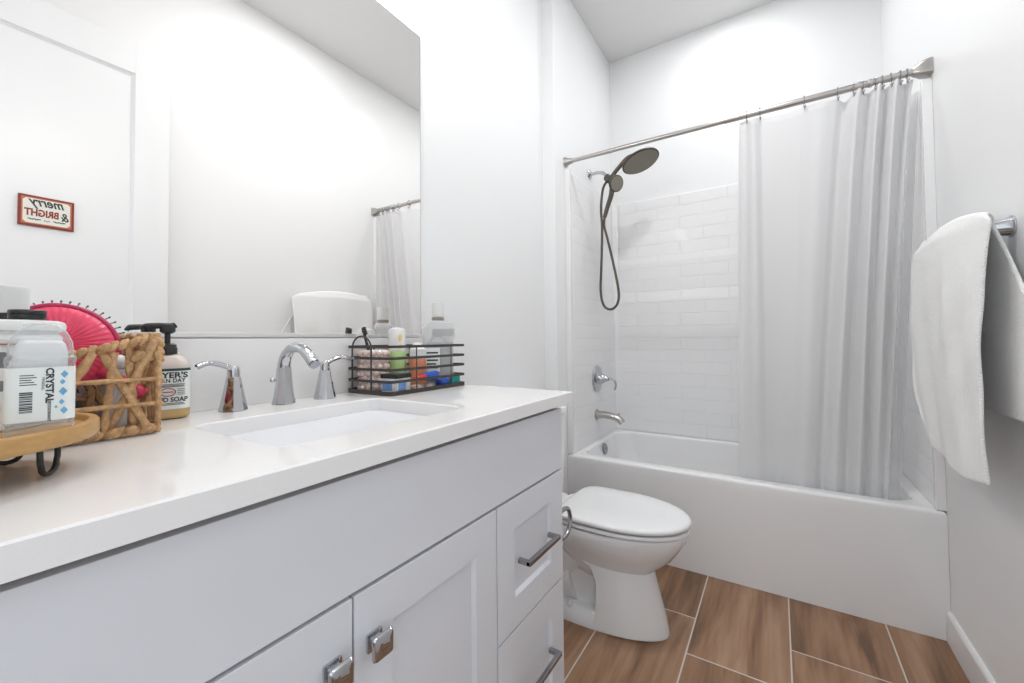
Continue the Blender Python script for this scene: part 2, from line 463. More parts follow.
for z in (.25, 1.3, 2.35): hb.lathe([(.006, 0), (.006, .09)], (DXF + .03, DY0 - .004, z), 12)
part(d_, 'hinge', hb, M['nickel'])

# ================================================================== LAMPS
def downlight(loc, label):
    t = thing('ceiling_light', label, 'ceiling light', (loc[0], loc[1], ZC))
    part(t, 'trim_ring', MB().lathe([(.075, 0), (.098, 0), (.098, -.004), (.090, -.008), (.078, -.006), (.075, 0)], (loc[0], loc[1], ZC), 40, cap0=False, cap1=False), M['trim'])
    part(t, 'lens', MB().lathe([(.076, -.001), (.076, -.004)], (loc[0], loc[1], ZC), 40), M['lamp'])
downlight(TUB_LAMP, 'round white recessed ceiling light above the bathtub')
downlight(ROOM_FILL, 'added round white fill light in the ceiling above the vanity aisle')  # unseen fixture added to carry the fill light
t = thing('vanity_light', 'chrome bar light with three frosted shades above the wall mirror', 'wall light', (0, .53, VAN_Z))
part(t, 'back_plate', MB().box((0.0, .18, VAN_Z - .04), (.022, .88, VAN_Z + .04), .004), M['chrome'])
for vy in VAN_Y:
    a = part(t, 'arm', MB().tube(smooth_path([(.02, vy, VAN_Z), (.09, vy, VAN_Z + .01), (VAN_X, vy, VAN_Z - .01), (VAN_X, vy, VAN_Z - .035)], 6), .008), M['chrome'])
    part(t, 'lamp_shade', MB().lathe([(.022, -.03), (.035, -.04), (.05, -.075)], (VAN_X, vy, VAN_Z), 28, cap0=True, cap1=False), M['shade'])

# ================================================================== VANITY
VY0, VY1 = -.14, 1.076
XF0, XF1 = .547, .566
t = thing('vanity_cabinet', 'white shaker vanity cabinet with doors and drawers under the quartz countertop', 'cabinet', (0.28, .47, 0))
b = MB(); b.box((.004, VY0, .10), (XF0 - .004, VY1, .9405)); b.box((.004, VY0, 0), (.47, VY1, .10))
b.box((XF0 - .004, VY1 - .016, .10), (XF0, VY1, .9405)); 
part(t, 'body', b, M['cab'], smooth=None)
part(t, 'gap_shade_sheet', MB().box((XF0 - .004, VY0, .10), (XF0 - .001, VY1 - .016, .940)), M['gap_shade'], smooth=None)  # dark sheet behind the white fronts, painted as gap shade
part(t, 'false_front', MB().box((XF0, VY0 + .004, .7595), (XF1, 1.0715, .9265), .0015), M['cab'])
def shaker(y0, y1, z0, z1, fr, dep=.009):
    b = MB(); x0, x1 = XF0, XF1
    b.box((x0, y0 + .01, z0 + .01), (x1 - dep, y1 - .01, z1 - .01))
    b.box((x0, y0, z0), (x1, y0 + fr, z1), .0013, 2); b.box((x0, y1 - fr, z0), (x1, y1, z1), .0013, 2)
    b.box((x0, y0 + fr - .001, z0), (x1 - .0001, y1 - fr + .001, z0 + fr), .0013, 2); b.box((x0, y0 + fr - .001, z1 - fr), (x1 - .0001, y1 - fr + .001, z1), .0013, 2)
    # sloped inner lip
    ya, yb, za, zb = y0 + fr, y1 - fr, z0 + fr, z1 - fr; m_ = .006
    o_ = [(ya, za), (yb, za), (yb, zb), (ya, zb)]; i_ = [(ya + m_, za + m_), (yb - m_, za + m_), (yb - m_, zb - m_), (ya + m_, zb - m_)]
    b.ring_loft([[Vector((x1 - .001, y, z)) for y, z in o_], [Vector((x1 - dep + .0002, y, z)) for y, z in i_]], False, False)
    return b
def knob(parent, y, z):
    b = MB(); c = lambda hx, x, r: [Vector((x, p.x, p.y)) for p in rrect(y, z, hx, hx, r, 0, 3)]
    b.ring_loft([c(.0135, XF1, .002), c(.0135, XF1 + .004, .002), c(.009, XF1 + .0045, .002), c(.0075, XF1 + .014, .002), c(.012, XF1 + .017, .003), c(.0175, XF1 + .019, .004), c(.0180, XF1 + .022, .004), c(.0165, XF1 + .025, .004), c(.009, XF1 + .0285, .003)])
    part(parent, 'knob', b, M['chrome'], smooth=30, label='chrome square knob')
def pull(parent, yc, z, L=.16):
    b = MB(); h = L / 2
    b.box((XF1 - .0005, yc - h, z - .0055), (XF1 + .034, yc - h + .011, z + .0055), .0015)
    b.box((XF1 - .0005, yc + h - .011, z - .0055), (XF1 + .034, yc + h, z + .0055), .0015)
    b.box((XF1 + .023, yc - h, z - .0056), (XF1 + .0342, yc + h, z + .0056), .0015)
    part(parent, 'pull_handle', b, M['dchrome'], label='grey metal bar pull')
dr = part(t, 'door', shaker(.3875, .7455, .125, .7535, .072), M['cab']); knob(dr, .4205, .674)
dl = part(t, 'door', shaker(.026, .384, .125, .7535, .072), M['cab']); knob(dl, .3510, .674)
w1 = part(t, 'drawer', shaker(.7495, 1.0715, .4575, .7535, .070), M['cab']); pull(w1, .911, .6055)
w2 = part(t, 'drawer', shaker(.7495, 1.0715, .125, .4535, .070), M['cab']); pull(w2, .911, .306)
part(t, 'filler_panel', MB().box((XF0, VY0 + .004, .125), (XF1, .0225, .7535), .0015), M['cab'])

# countertop with a rounded sink cut-out
CZ0, CZ1 = .9405, .9715
SX, SY, SHX, SHY = .340, .527, .152, .207
def slab_with_hole(x0, x1, y0, y1, z0, z1, hole):
    n = len(hole) // 4
    b = MB(); cx, cy = SX, SY
    def outer(z, e):
        # points projected on the rectangle, one for each hole point
        out = []
        cs = [(x1 - e, y1 - e), (x0 + e, y1 - e), (x0 + e, y0 + e), (x1 - e, y0 + e)]
        for q in range(4):
            for k in range(n):
                f = k / (n - 1)
                h = hole[q * n + k]; X, Y = cs[q]
                a = (X, h.y) if (q in (0, 2)) == (f < .5) else (h.x, Y)
                if abs(f - .5) < 1e-6: a = (X, Y)
                out.append(Vector((a[0], a[1], z)))
        return out
    e = .0025
    H = lambda z, g: [Vector((SX + (p.x - SX) * (1 + g / SHX), SY + (p.y - SY) * (1 + g / SHY), z)) for p in hole]
    b.ring_loft([H(z0, 0), outer(z0, 0), outer(z1 - e, 0), outer(z1, e), H(z1, e), H(z1 - e, 0), H(z0, 0)], False, False)
    return b
hole = rrect(SX, SY, SHX, SHY, .035, 0, 6)
solo('countertop', slab_with_hole(.0005, .5875, VY0 - .005, 1.10, CZ0, CZ1, hole), M['quartz'], (.29, .48, CZ0),
     'glossy white quartz countertop with a cut-out for the sink on top of the vanity', 'countertop')
solo('backsplash', MB().box((.0005, VY0 - .005, CZ1), (.0205, 1.10, 1.130), .0015), M['quartz'], (.01, .48, CZ1),
     'low white quartz backsplash strip along the wall behind the faucet', 'backsplash')
t = thing('undermount_sink', 'white rectangular undermount sink set into the quartz countertop', 'sink', (SX, SY, CZ0 - .14))
b = MB(); R_ = lambda g, r, z, gx=0: rrect(SX, SY, SHX + g, SHY + g, r, z, 6)
b.ring_loft([R_(.022, .05, CZ0 - .001), R_(.012, .045, CZ0 - .001), R_(.008, .045, CZ0 - .012), R_(-.006, .05, CZ0 - .09), R_(-.03, .06, CZ0 - .122), R_(-.07, .06, CZ0 - .134), R_(-.135, .016, CZ0 - .138)], False, True)
b.ring_loft([R_(.022, .05, CZ0 - .001), R_(.022, .05, CZ0 - .02), R_(.005, .06, CZ0 - .10), R_(-.04, .06, CZ0 - .145)], False, True)
part(t, 'basin', b, M['ceramic'], smooth=60)
part(t, 'drain', MB().lathe([(.022, 0), (.022, .003), (.017, .004), (.015, .001)], (SX, SY, CZ0 - .138), 24), M['chrome'])
part(t, 'overflow_slot', MB().box((SX - SHX - .0010, SY - .025, CZ0 - .052), (SX - SHX + .0020, SY + .025, CZ0 - .044), .0009), M['dchrome'])

# faucet
t = thing('widespread_faucet', 'chrome widespread faucet with arched spout and two lever handles behind the sink', 'faucet', (.077, .552, CZ1))
def oct_ring(c, r, n=8, rot=PI / 8, sx=1): return [Vector((c[0] + r * sx * math.cos(rot + 2 * PI * k / n), c[1] + r * math.sin(rot + 2 * PI * k / n), c[2])) for k in range(n)]
FX = .077
b = MB()
base = [(.0255, 0), (.0255, .003), (.022, .02), (.0185, .045), (.0165, .075), (.0158, .088)]
b.ring_loft([oct_ring((FX, .552, CZ1 + z), r) for r, z in base])
pth = smooth_path([(FX, .552, CZ1 + .075), (FX + .001, .552, CZ1 + .098), (FX + .014, .552, CZ1 + .121), (FX + .042, .552, CZ1 + .136), (FX + .075, .552, CZ1 + .134), (FX + .104, .552, CZ1 + .118), (FX + .126, .552, CZ1 + .100)], 6)
n_ = len(pth)
b.tube(pth, [.0158 - .0035 * math.sin(PI * min(1, i / (n_ * .6)) * .5) + .004 * max(0, (i / n_ - .6)) for i in range(n_)], 12)
part(t, 'spout', b, M['chrome'], smooth=35)
part(t, 'aerator', MB().lathe([(.011, -.004), (.0115, 0)], pth[-1] + Vector((.003, 0, -.003)), 16, axis=(.77, 0, -.64)), M['dchrome'])
b = MB(); b.lathe([(.0035, .010), (.0035, .020), (.0055, .022), (.0065, .026), (.0055, .030), (.002, .0315)], (FX, .552, CZ1 + .058), 14, axis=(-.75, -.66, 0))
part(t, 'lift_knob', b, M['chrome'])
for yc, sgn in ((.441, -1), (.660, 1)):
    b = MB()
    b.ring_loft([oct_ring((FX, yc, CZ1 + z), r) for r, z in ((.0275, 0), (.0275, .003), (.0235, .02), (.0185, .045), (.0145, .068), (.0130, .074))])
    h = part(t, 'handle', b, M['chrome'], smooth=35)
    b = MB()
    b.ring_loft([oct_ring((FX, yc, CZ1 + z), r) for r, z in ((.0122, .0745), (.0122, .085), (.011, .094), (.008, .098))])
    lp = smooth_path([(FX, yc, CZ1 + .088), (FX, yc + sgn * .015, CZ1 + .098), (FX, yc + sgn * .040, CZ1 + .106), (FX + .004, yc + sgn * .056, CZ1 + .106), (FX + .006, yc + sgn * (.070 if sgn < 0 else .080), CZ1 + .100)], 6)
    b.tube(lp, [.0085 - .0005 * (i / len(lp)) for i in range(len(lp))], 10, flat=.72)
    part(h, 'lever', b, M['chrome'], smooth=50)

# mirror
t = thing('wall_mirror', 'large frameless wall mirror above the vanity backsplash', 'mirror', (0, .47, 1.135))
part(t, 'mirror_glass', MB().box((.0008, VY0 - .005, 1.142), (.006, 1.0825, 2.232)), M['mirror'], smooth=None)
part(t, 'bottom_channel', MB().box((.0005, VY0 - .005, 1.1335), (.0100, 1.0825, 1.144), .001), mat('satin_channel', (.80, .80, .80), .35, 1.0))
b = MB(); b.box((.0008, 1.0826, 1.142), (.0061, 1.0838, 2.232)); b.box((.0008, VY0 - .005, 2.2321), (.0061, 1.0838, 2.2335))
part(t, 'polished_edge', b, M['dchrome'], smooth=None)

# ================================================================== SIGN ON THE DOOR
t = thing('door_sign', 'small red-framed holiday sign reading merry and bright on the open white door', 'sign', (DXF + .0128, .4145, 1.615))
SYa, SYb, SZa, SZb, SXF = .334, .495, 1.614, 1.742, DXF + .0128
part(t, 'board', MB().box((SXF - .010, SYa, SZa), (SXF, SYb, SZb), .001), M['signred'])
part(t, 'border_line', MB().box((SXF - .0106, SYa + .008, SZa + .008), (SXF - .004, SYb - .008, SZb - .008), .0002, 1), M['signorange'])
ch = .009; ya, yb, za, zb = SYa + .0125, SYb - .0125, SZa + .0125, SZb - .0125
poly = [(ya + ch, za), (yb - ch, za), (yb, za + ch), (yb, zb - ch), (yb - ch, zb), (ya + ch, zb), (ya, zb - ch), (ya, za + ch)]
part(t, 'face_panel', MB().prism([(SXF - .0112, y, z) for y, z in poly], (.006, 0, 0)), M['signcream'], smooth=None)
cy_ = (SYa + SYb) / 2
F_ = lambda y, z: frame((SXF - .0114, y, z), (0, -1, 0), (0, 0, 1))
def fit_text(me, y0, y1, z0, z1):
    ys = [v.co.y for v in me.vertices]; zs = [v.co.z for v in me.vertices]
    for v in me.vertices:
        v.co.y = y0 + (v.co.y - min(ys)) / (max(ys) - min(ys)) * (y1 - y0); v.co.z = z0 + (v.co.z - min(zs)) / (max(zs) - min(zs)) * (z1 - z0)
    return me
part(t, 'lettering', fit_text(text_mesh('BRIGHT', .04, F_(0, 0), .0003, bold=.0016), cy_ - .064, cy_ + .034, 1.656, 1.687), M['signletters'], label='red capital letters')
part(t, 'script_word', fit_text(text_mesh('merry', .04, F_(0, 0), .0003, shear=.35, bold=.0010), cy_ - .054, cy_ + .050, 1.688, 1.726), M['signgreen'], label='dark green script letters')
part(t, 'ampersand', fit_text(text_mesh('&', .04, F_(0, 0), .0003, shear=.2, bold=.0006), cy_ + .040, cy_ + .064, 1.650, 1.686), M['signgreen'], label='dark green ampersand')
for s in (-1, 1):
    b = MB()
    for k in range(5): b.box((SXF - .0116, cy_ + s * (.022 + k * .007) - .0045, 1.6415 - .002 * (k % 2)), (SXF - .0112, cy_ + s * (.022 + k * .007) + .0045, 1.6455 - .002 * (k % 2)))
    part(t, 'leaf_sprig', b, M['signgreen'], smooth=None)
b = MB()
for k in (-1, 0, 1): b.sphere((SXF - .0114, cy_ + k * .006, 1.642 - .002 * (k == 0)), .0025, 8, 6, (.3, 1, 1))
part(t, 'berries', b, M['signletters'])

# ================================================================== TUB + SURROUND
TY0, TY1, TZ = 2.160, 2.960, .4707
t = thing('bathtub', 'white alcove bathtub with plain apron between the two side walls', 'bathtub', ((XA + XR) / 2, 2.56, 0))
b = MB(); cx, cyy = (XA + XR) / 2, (TY0 + TY1) / 2; hx, hy = (XR - XA) / 2 - .0004, (TY1 - TY0) / 2
icx, icy, ihx, ihy = .833, 2.562, .700, .334
R_ = lambda cx_, cy_, hx_, hy_, r, z: rrect(cx_, cy_, hx_, hy_, r, z, 8)
b.ring_loft([R_(cx, cyy, hx, hy, .0012, .001), R_(cx, cyy, hx, hy, .0012, TZ - .045), R_(cx, cyy, hx, hy, .002, TZ - .014), R_(cx, cyy, hx - .004, hy - .004, .008, TZ - .004), R_(cx, cyy, hx - .012, hy - .012, .01, TZ),
             R_(icx, icy, ihx + .012, ihy + .012, .10, TZ - .001), R_(icx, icy, ihx + .004, ihy + .004, .10, TZ - .005), R_(icx, icy, ihx, ihy, .10, TZ - .014), R_(icx, icy, ihx - .02, ihy - .012, .12, TZ - .14),
             R_(icx + .01, icy, ihx - .07, ihy - .04, .14, TZ - .30), R_(icx + .01, icy, ihx - .12, ihy - .08, .14, TZ - .35), R_(icx + .01, icy, ihx - .25, ihy - .2, .1, TZ - .36)], True, True)
part(t, 'tub_shell', b, M['acrylic'], smooth=50)
OX = icx - ihx + .013
part(t, 'overflow_plate', MB().lathe([(.036, 0), (.036, .006), (.031, .011), (.012, .012), (.010, .006)], (OX - .004, 2.565, .418), 32, axis=(1, 0, .12)), M['dchrome'], label='round metal overflow plate')
part(t, 'drain', MB().lathe([(.03, 0), (.03, .004), (.022, .006)], (.44, 2.56, TZ - .36), 24), M['chrome'])

t = thing('shower_surround', 'white moulded shower surround with embossed brick tile pattern above the bathtub', 'shower surround', ((XA + XR) / 2, YB, TZ))
ST = 2.10
prof = [(YB - .001, TZ + .001), (2.948, TZ + .001), (2.946, .60), (2.946, 1.37), (2.948, 1.395), (2.953, 1.43), (2.956, 1.46), (2.954, 1.64), (2.956, 1.66), (2.960, 1.69), (2.962, 1.715), (2.962, ST - .012), (2.965, ST - .003), (2.971, ST), (YB - .001, ST)]
part(t, 'back_panel', MB().prism([(XA + .002, y, z) for y, z in prof], (XR - XA - .004, 0, 0)), M['sur_x'], smooth=35)
for s, xw in ((1, XA + .001), (-1, XR - .001)):
    b = MB()
    pr = [(xw, TZ + .001), (xw + s * .024, TZ + .001), (xw + s * .020, 1.2), (xw + s * .016, ST - .008), (xw + s * .010, ST), (xw, ST)]
    b.prism([(x, 2.178, z) for x, z in pr], (0, 2.96 - 2.178, 0))
    part(t, 'side_panel', b, M['sur_y'], smooth=35)
    part(t, 'edge_flange', MB().box((xw - s * .0006, 2.166, TZ + .001), (xw + s * .028, 2.190, ST + .002), .0008, 1), M['acrylic'], smooth=40)
# coved corners
for s, xw in ((1, XA + .019), (-1, XR - .019)):
    arc = [Vector((xw + s * .035 * (1 - math.sin(a)), 2.948 - .035 * (1 - math.cos(a)), 0)) for a in [PI / 2 * k / 6 for k in range(7)]]
    poly = [Vector((xw - s * .012, 2.958, TZ + .002))] + [Vector((p.x, p.y, TZ + .002)) for p in arc]
    part(t, 'corner_cove', MB().prism(poly, (0, 0, ST - TZ - .012)), M['acrylic'], smooth=60)

# valve, spout, shower
SWX = XA + .0242
t = thing('shower_valve', 'round chrome shower valve with curved lever on the tiled side wall', 'shower valve', (SWX, 2.570, .864))
part(t, 'escutcheon', MB().lathe([(.086, -.001), (.086, .004), (.080, .010), (.045, .013), (.040, .020), (.036, .022)], (SWX, 2.570, .864), 40, axis=(1, 0, 0)), M['chrome'])
b = MB(); b.lathe([(.036, .022), (.034, .035), (.022, .055), (.015, .07), (.014, .078), (.006, .082)], (SWX, 2.570, .864), 28, axis=(1, 0, 0))
lp = smooth_path([(SWX + .068, 2.570, .866), (SWX + .095, 2.572, .868), (SWX + .116, 2.575, .852), (SWX + .122, 2.577, .822), (SWX + .114, 2.578, .795)], 6)
b.tube(lp, [.011 - .004 * i / len(lp) for i in range(len(lp))], 10, flat=.8)
part(t, 'lever_handle', b, M['chrome'], smooth=50)
t = thing('tub_spout', 'chrome tub spout with diverter knob below the shower valve', 'tub spout', (SWX, 2.555, .625))
sp = smooth_path([(SWX, 2.555, .632), (SWX + .05, 2.555, .636), (SWX + .11, 2.555, .630), (SWX + .15, 2.555, .613), (SWX + .168, 2.555, .594)], 6)
part(t, 'spout_body', MB().tube(sp, [.030 - .006 * i / len(sp) for i in range(len(sp))], 16, flat=.8), M['nickel'], smooth=50)
part(t, 'diverter_knob', MB().tube([(SWX + .145, 2.555, .622), (SWX + .145, 2.555, .650)], .004, 8).lathe([(.006, .646), (.007, .652), (.004, .655)], (SWX + .145, 2.555, 0), 12), M['chrome'])
part(t, 'wall_flange', MB().lathe([(.036, -.001), (.036, .004), (.032, .007)], (SWX, 2.555, .632), 28, axis=(1, 0, 0)), M['nickel'])

SHY_ = 2.545; SHZ = 2.195
t = thing('shower_set', 'dark bronze rain shower head with docked hand shower and looping hose', 'shower head', (XA, SHY_, SHZ))
part(t, 'wall_flange', MB().lathe([(.032, 0), (.032, .003), (.026, .010), (.012, .014)], (XA + .0005, SHY_, SHZ), 28, axis=(1, 0, 0)), M['chrome'], label='round chrome wall flange')
part(t, 'shower_arm', MB().tube(smooth_path([(XA + .01, SHY_, SHZ), (XA + .06, SHY_, SHZ), (XA + .095, SHY_, SHZ - .012), (XA + .125, SHY_, SHZ - .042)], 6), .0105, 14), M['chrome'], label='chrome arm')
DV = Vector((.205, SHY_, 2.140))
b = MB(); b.lathe([(.017, -.028), (.023, -.022), (.023, .022), (.017, .028)], DV, 20, axis=(.75, 0, -.66)); b.lathe([(.016, -.03), (.02, -.025), (.02, .025), (.012, .032)], DV + Vector((.02, 0, -.01)), 20, axis=(.55, 0, .83)); b.lathe([(.014, 0), (.016, .006), (.012, .024)], DV + Vector((.0, -.015, .0)), 16, axis=(0, -1, 0))
part(t, 'diverter', b, M['bronze'])
HC = Vector((.405, SHY_, 2.205)); HN = Vector((.34, -.10, -.93)).normalized()
part(t, 'neck', MB().tube(smooth_path([DV + Vector((.02, 0, .01)), (.268, SHY_, 2.195), (.325, SHY_, 2.243), (.375, SHY_, 2.248), HC - HN * .016], 6), [.013] * 25, 12), M['bronze'])
rh = part(t, 'rain_head', MB().lathe([(.016, -.030), (.022, -.024), (.05, -.016), (.095, -.010), (.112, -.004), (.114, .004), (.110, .007), (.104, .007)], HC, 48, axis=HN), M['bronze'])
part(rh, 'nozzle_plate', MB().lathe([(.104, .005), (.103, .009), (.05, .0095)], HC, 48, axis=HN), M['nozzle'])
b = MB(); q = Vector((0, 0, 1)).rotation_difference(HN).to_matrix()
for k in range(1, 7):
    for j in range(6 * k):
        a = 2 * PI * j / (6 * k) + k * .2
        b.lathe([(.0026, 0), (.0018, .003)], HC + q @ Vector((k * .0155 * math.cos(a), k * .0155 * math.sin(a), .009)), 5, axis=HN)
part(rh, 'nozzles', b, M['bronze'], kind='stuff')
WC = Vector((.262, SHY_ - .03, 2.088)); WN = Vector((.70, -.45, -.30)).normalized()
b = MB(); b.lathe([(.012, -.03), (.03, -.026), (.046, -.014), (.051, -.002), (.051, .004), (.046, .007)], WC, 36, axis=WN)
hp = smooth_path([WC - WN * .018 + Vector((-.015, 0, -.03)), (.222, SHY_ - .016, 2.02), (.196, SHY_ - .010, 1.955), (.176, SHY_ - .008, 1.895)], 6)
b.tube(hp, [.017 - .005 * i / len(hp) for i in range(len(hp))], 14)
hs = part(t, 'hand_shower', b, M['bronze'])
part(hs, 'spray_face', MB().lathe([(.045, .005), (.044, .0085), (.02, .0095)], WC, 36, axis=WN), M['nozzle'])
part(t, 'holder', MB().tube(smooth_path([DV + Vector((.005, -.02, -.005)), (.222, SHY_ - .03, 2.115), WC - WN * .028], 5), .016, 12), M['bronze'])
hose = smooth_path([DV + Vector((-.012, -.012, -.02)), (.170, SHY_ - .018, 2.07), (.158, SHY_ - .02, 1.95), (.163, SHY_ - .02, 1.82), (.156, SHY_ - .022, 1.60), (.148, SHY_ - .022, 1.43), (.166, SHY_ - .022, 1.335), (.210, SHY_ - .020, 1.305), (.252, SHY_ - .018, 1.335), (.262, SHY_ - .014, 1.41), (.236, SHY_ - .010, 1.56), (.196, SHY_ - .006, 1.74), (.172, SHY_ - .006, 1.84), (.176, SHY_ - .008, 1.895)], 8)
part(t, 'hose', MB().tube(hose, .0078, 10), M['bronze'], smooth=60)

# ================================================================== CURTAIN ROD, RINGS, CURTAIN
RY, RZ = 2.174, 2.143
t = thing('shower_curtain_rod', 'brushed nickel tension rod spanning above the bathtub front', 'curtain rod', (.84, RY, RZ))
part(t, 'rod', MB().tube([(XA + .01, RY, RZ), (.92, RY, RZ)], .0115, 18).tube([(.90, RY, RZ), (XR - .02, RY, RZ)], .0135, 18), M['nickel'])
part(t, 'end_cap', MB().lathe([(.029, 0), (.029, .006), (.024, .012), (.017, .030), (.016, .045)], (XA + .0005, RY, RZ), 32, axis=(1, 0, 0)), M['nickel'])
b = MB()
sq = lambda h, x, r: [Vector((x, RY + p.x, RZ + p.y)) for p in rrect(0, 0, h, h, r, 0, 4)]
b.ring_loft([sq(.030, XR - .0005, .010), sq(.030, XR - .008, .010), sq(.026, XR - .030, .010), sq(.019, XR - .044, .010), sq(.0155, XR - .054, .010)])
part(t, 'end_cap', b, M['nickel'], smooth=45)
part(t, 'joint_collar', MB().lathe([(.0145, 0), (.016, .002), (.016, .02), (.0145, .022)], (1.385, RY, RZ), 20, axis=(1, 0, 0)).lathe([(.0145, 0), (.016, .002), (.016, .012), (.0145, .014)], (1.418, RY, RZ), 20, axis=(1, 0, 0)), M['nickel'])
RXS = [.990, 1.043, 1.207, 1.321, 1.372, 1.402, 1.440, 1.462, 1.488, 1.515, 1.535]
EYE = -.036
words = ['first', 'second', 'third', 'fourth', 'fifth', 'sixth', 'seventh', 'eighth', 'ninth', 'tenth', 'last']
def make_ring(x, label):
    t = thing('curtain_ring', label, 'curtain ring', (x, RY, RZ), 0, 'shower curtain rings')
    pts = [(0, .0175 * math.sin(a), .0175 * math.cos(a)) for a in [PI * 1.15 - 2 * PI * .93 * k / 20 for k in range(21)]]
    pts += [(0.001, .006, EYE + .012), (.001, .002, EYE), (.001, -.008, EYE - .003), (.001, -.012, EYE + .006)]
    part(t, 'hook', MB().tube(smooth_path([(p[0] + x, p[1] + RY, p[2] + RZ) for p in pts], 2), .0020, 7), M['dchrome'])
    part(t, 'roller_ball', MB().sphere((x + .001, RY - .013, RZ + EYE + .006), .0055, 10, 8), M['nickel'])
    return t
r0 = make_ring(RXS[0], 'metal curtain ring first from the left, at the free edge of the shower curtain')
for i, x in enumerate(RXS[1:], 1):
    dup(r0, (x, RY, RZ), 'metal curtain ring %s from the left along the rod%s' % (words[i] if i < 10 else 'eleventh and last', ', nearest the right wall' if i == 10 else ''))
def curtain():
    b = MB(); NI = len(RXS) - 1; per = 16
    xs_t = [RXS[0] - .030] + RXS; NI += 1
    LF = .158; xs_t[-1] += .018
    wb = [.05, .075, .10, .085, .055, .045, .04, .035, .03, .03, .025]
    sm = sum(wb); xb = [.918]
    for w in wb: xb.append(xb[-1] + w / sm * (1.452 - .918))
    dt = [0.006] + [min(.032, .5 * math.sqrt(max(0, LF ** 2 - (xs_t[i + 1] - xs_t[i]) ** 2)) * .5) for i in range(1, NI)]
    db = [.006, .012, .020, .014, .021, .010, .018, .012, .020, .009, .014]
    NV = 60
    def f(u, v):
        s = u * NI; i = min(NI - 1, int(s)); q = s - i
        t_ = v; e = t_ ** .8
        x = (xs_t[i] + (xs_t[i + 1] - xs_t[i]) * q) * (1 - e) + (xb[i] + (xb[i + 1] - xb[i]) * q) * e
        sgn = 1 if i % 2 == 0 else -1
        w = math.sin(PI * q)
        d = dt[i] * (1 - t_) + db[i] * t_
        y = sgn * d * w * (.75 + .25 * w)
        y += .006 * math.sin(9 * u * 2 + 5 * t_) * t_ + .004 * math.sin(31 * u + 2 * t_) * min(1, t_ * 3)
        # curtain falls from the rod and tucks inside the tub rim
        yc = RY + .004 + (2.268 - RY - .004) * min(1, t_ * 1.05)
        zt = RZ + EYE + .010 - .010 * w * (1 if (i > 0 and xs_t[i + 1] - xs_t[i] > .045) else -.4)
        zb_ = .385
        z = zt + (zb_ - zt) * t_
        # clear of tub rim
        return Vector((x, max(y + yc, 2.245 if z < .50 else -9), z))
    b.grid(f, NI * per, NV)
    return b
c = solo('shower_curtain', curtain(), M['curtain'], (1.2, RY, .39), 'white fabric shower curtain gathered at the right end of the rod, tucked into the tub', 'shower curtain', smooth=180)
md = c.modifiers.new('thickness', 'SOLIDIFY'); md.thickness = .0016; md.offset = 0
def liner():
    b = MB()
    def f(u, v):
        x = (1.500 + .082 * u) * (1 - v) + (1.438 + .066 * u) * v
        y = RY + .085 + .035 * v + .014 * math.sin(u * 11 + .6 * v) + .05 * v
        return Vector((x, min(y, 2.33), 2.095 + (.40 - 2.095) * v))
    b.grid(f, 36, 30); return b
c = solo('shower_liner', liner(), M['liner'], (1.53, 2.25, .40), 'sheer plastic liner hanging between the shower curtain and the right wall', 'curtain liner', smooth=180)
md = c.modifiers.new('thickness', 'SOLIDIFY'); md.thickness = .001; md.offset = 0

# ================================================================== TOWEL BAR + TOWEL
BX = 1.548; BZ = 1.402; BY0, BY1 = 1.588, 2.07
t = thing('towel_bar', 'chrome towel bar with flared posts on the right wall', 'towel bar', (XR, 1.8, BZ))
part(t, 'bar', MB().tube([(BX, BY0 - .004, BZ), (BX, BY1 + .004, BZ)], .0085, 16), M['chrome'])
for y in (BY0, BY1):
    part(t, 'post', MB().lathe([(.0275, 0.0005), (.0275, .004), (.0245, .006), (.0125, .066), (.0125, .072), (.008, .074)], (XR, y, BZ), 28, axis=(-1, 0, 0)), M['chrome'])
def towel():
    b = MB(); NU, NV = 44, 96
    yf0 = BY1 - .020
    r = .0175
    def f(u, v):
        # u: near (0) .. far (1); v: 0 back hem .. over the bar .. 1 front hem
        vb, vf = .40, .46
        hump = .026 * math.sin(PI * min(1, u / .9)) ** .7 + .034 * u
        if v < vb:                                   # back layer, down to the back hem; the near side flares out past the post
            q = (vb - v) / vb
            z = (BZ + .004 + hump * .8) * (1 - q) + .915 * q
            x = BX + r - .002 + .014 * math.sin(min(1, q * 1.3) * PI / 2) + .003 * math.sin(u * 9 + q * 3)
            yn = 1.570 - .235 * min(1, q * 1.25) ** .9
            y = yn * (1 - u) + yf0 * u
        elif v <= vf:
            g = (v - vb) / (vf - vb); a = g * PI
            x = BX + r * math.cos(a); z = BZ + .004 + hump * .8 + (r + .004 + hump * .2) * math.sin(a)
            y = (1.570 - .102 * g ** 1.5) * (1 - u) + yf0 * u
        else:
            q = (v - vf) / (1 - vf)
            zb = .757 - .016 * math.sin(min(1, u / .6) * PI) + (.125 * ((u - .5) / .5) ** 3.2 if u > .5 else 0)
            z = (BZ + .004 + hump * .8) * (1 - q) + zb * q
            x = BX - r - .010 * math.sin(min(1, q * 2) * PI / 2) * (1 - u) - .018 * u * q ** .5 - .012 * math.sin(u * PI) ** 2 * (.3 + .7 * q) - .006 * math.sin(u * 7.5 + .5) * min(1, q * 2) - .008 * u - .008 / (1 + math.exp((u - .46) * 34)) * min(1, q * 4) + (.0022 * math.sin(u * 23 + q * 7) + .0018 * math.sin(u * 13 - q * 17)) * min(1, q * 3)
            y = (1.468 + .006 * q + .012 * math.sin(q * PI)) * (1 - u) + (yf0 + .030 - .095 * q ** 4 + .006 * math.sin(q * PI)) * u
        return Vector((min(x, XR - .008), y, z))
    b.grid(f, NU, NV); return b
tw = thing('bath_towel', 'white textured bath towel draped over the towel bar on the right wall', 'towel', (BX, 1.78, BZ))
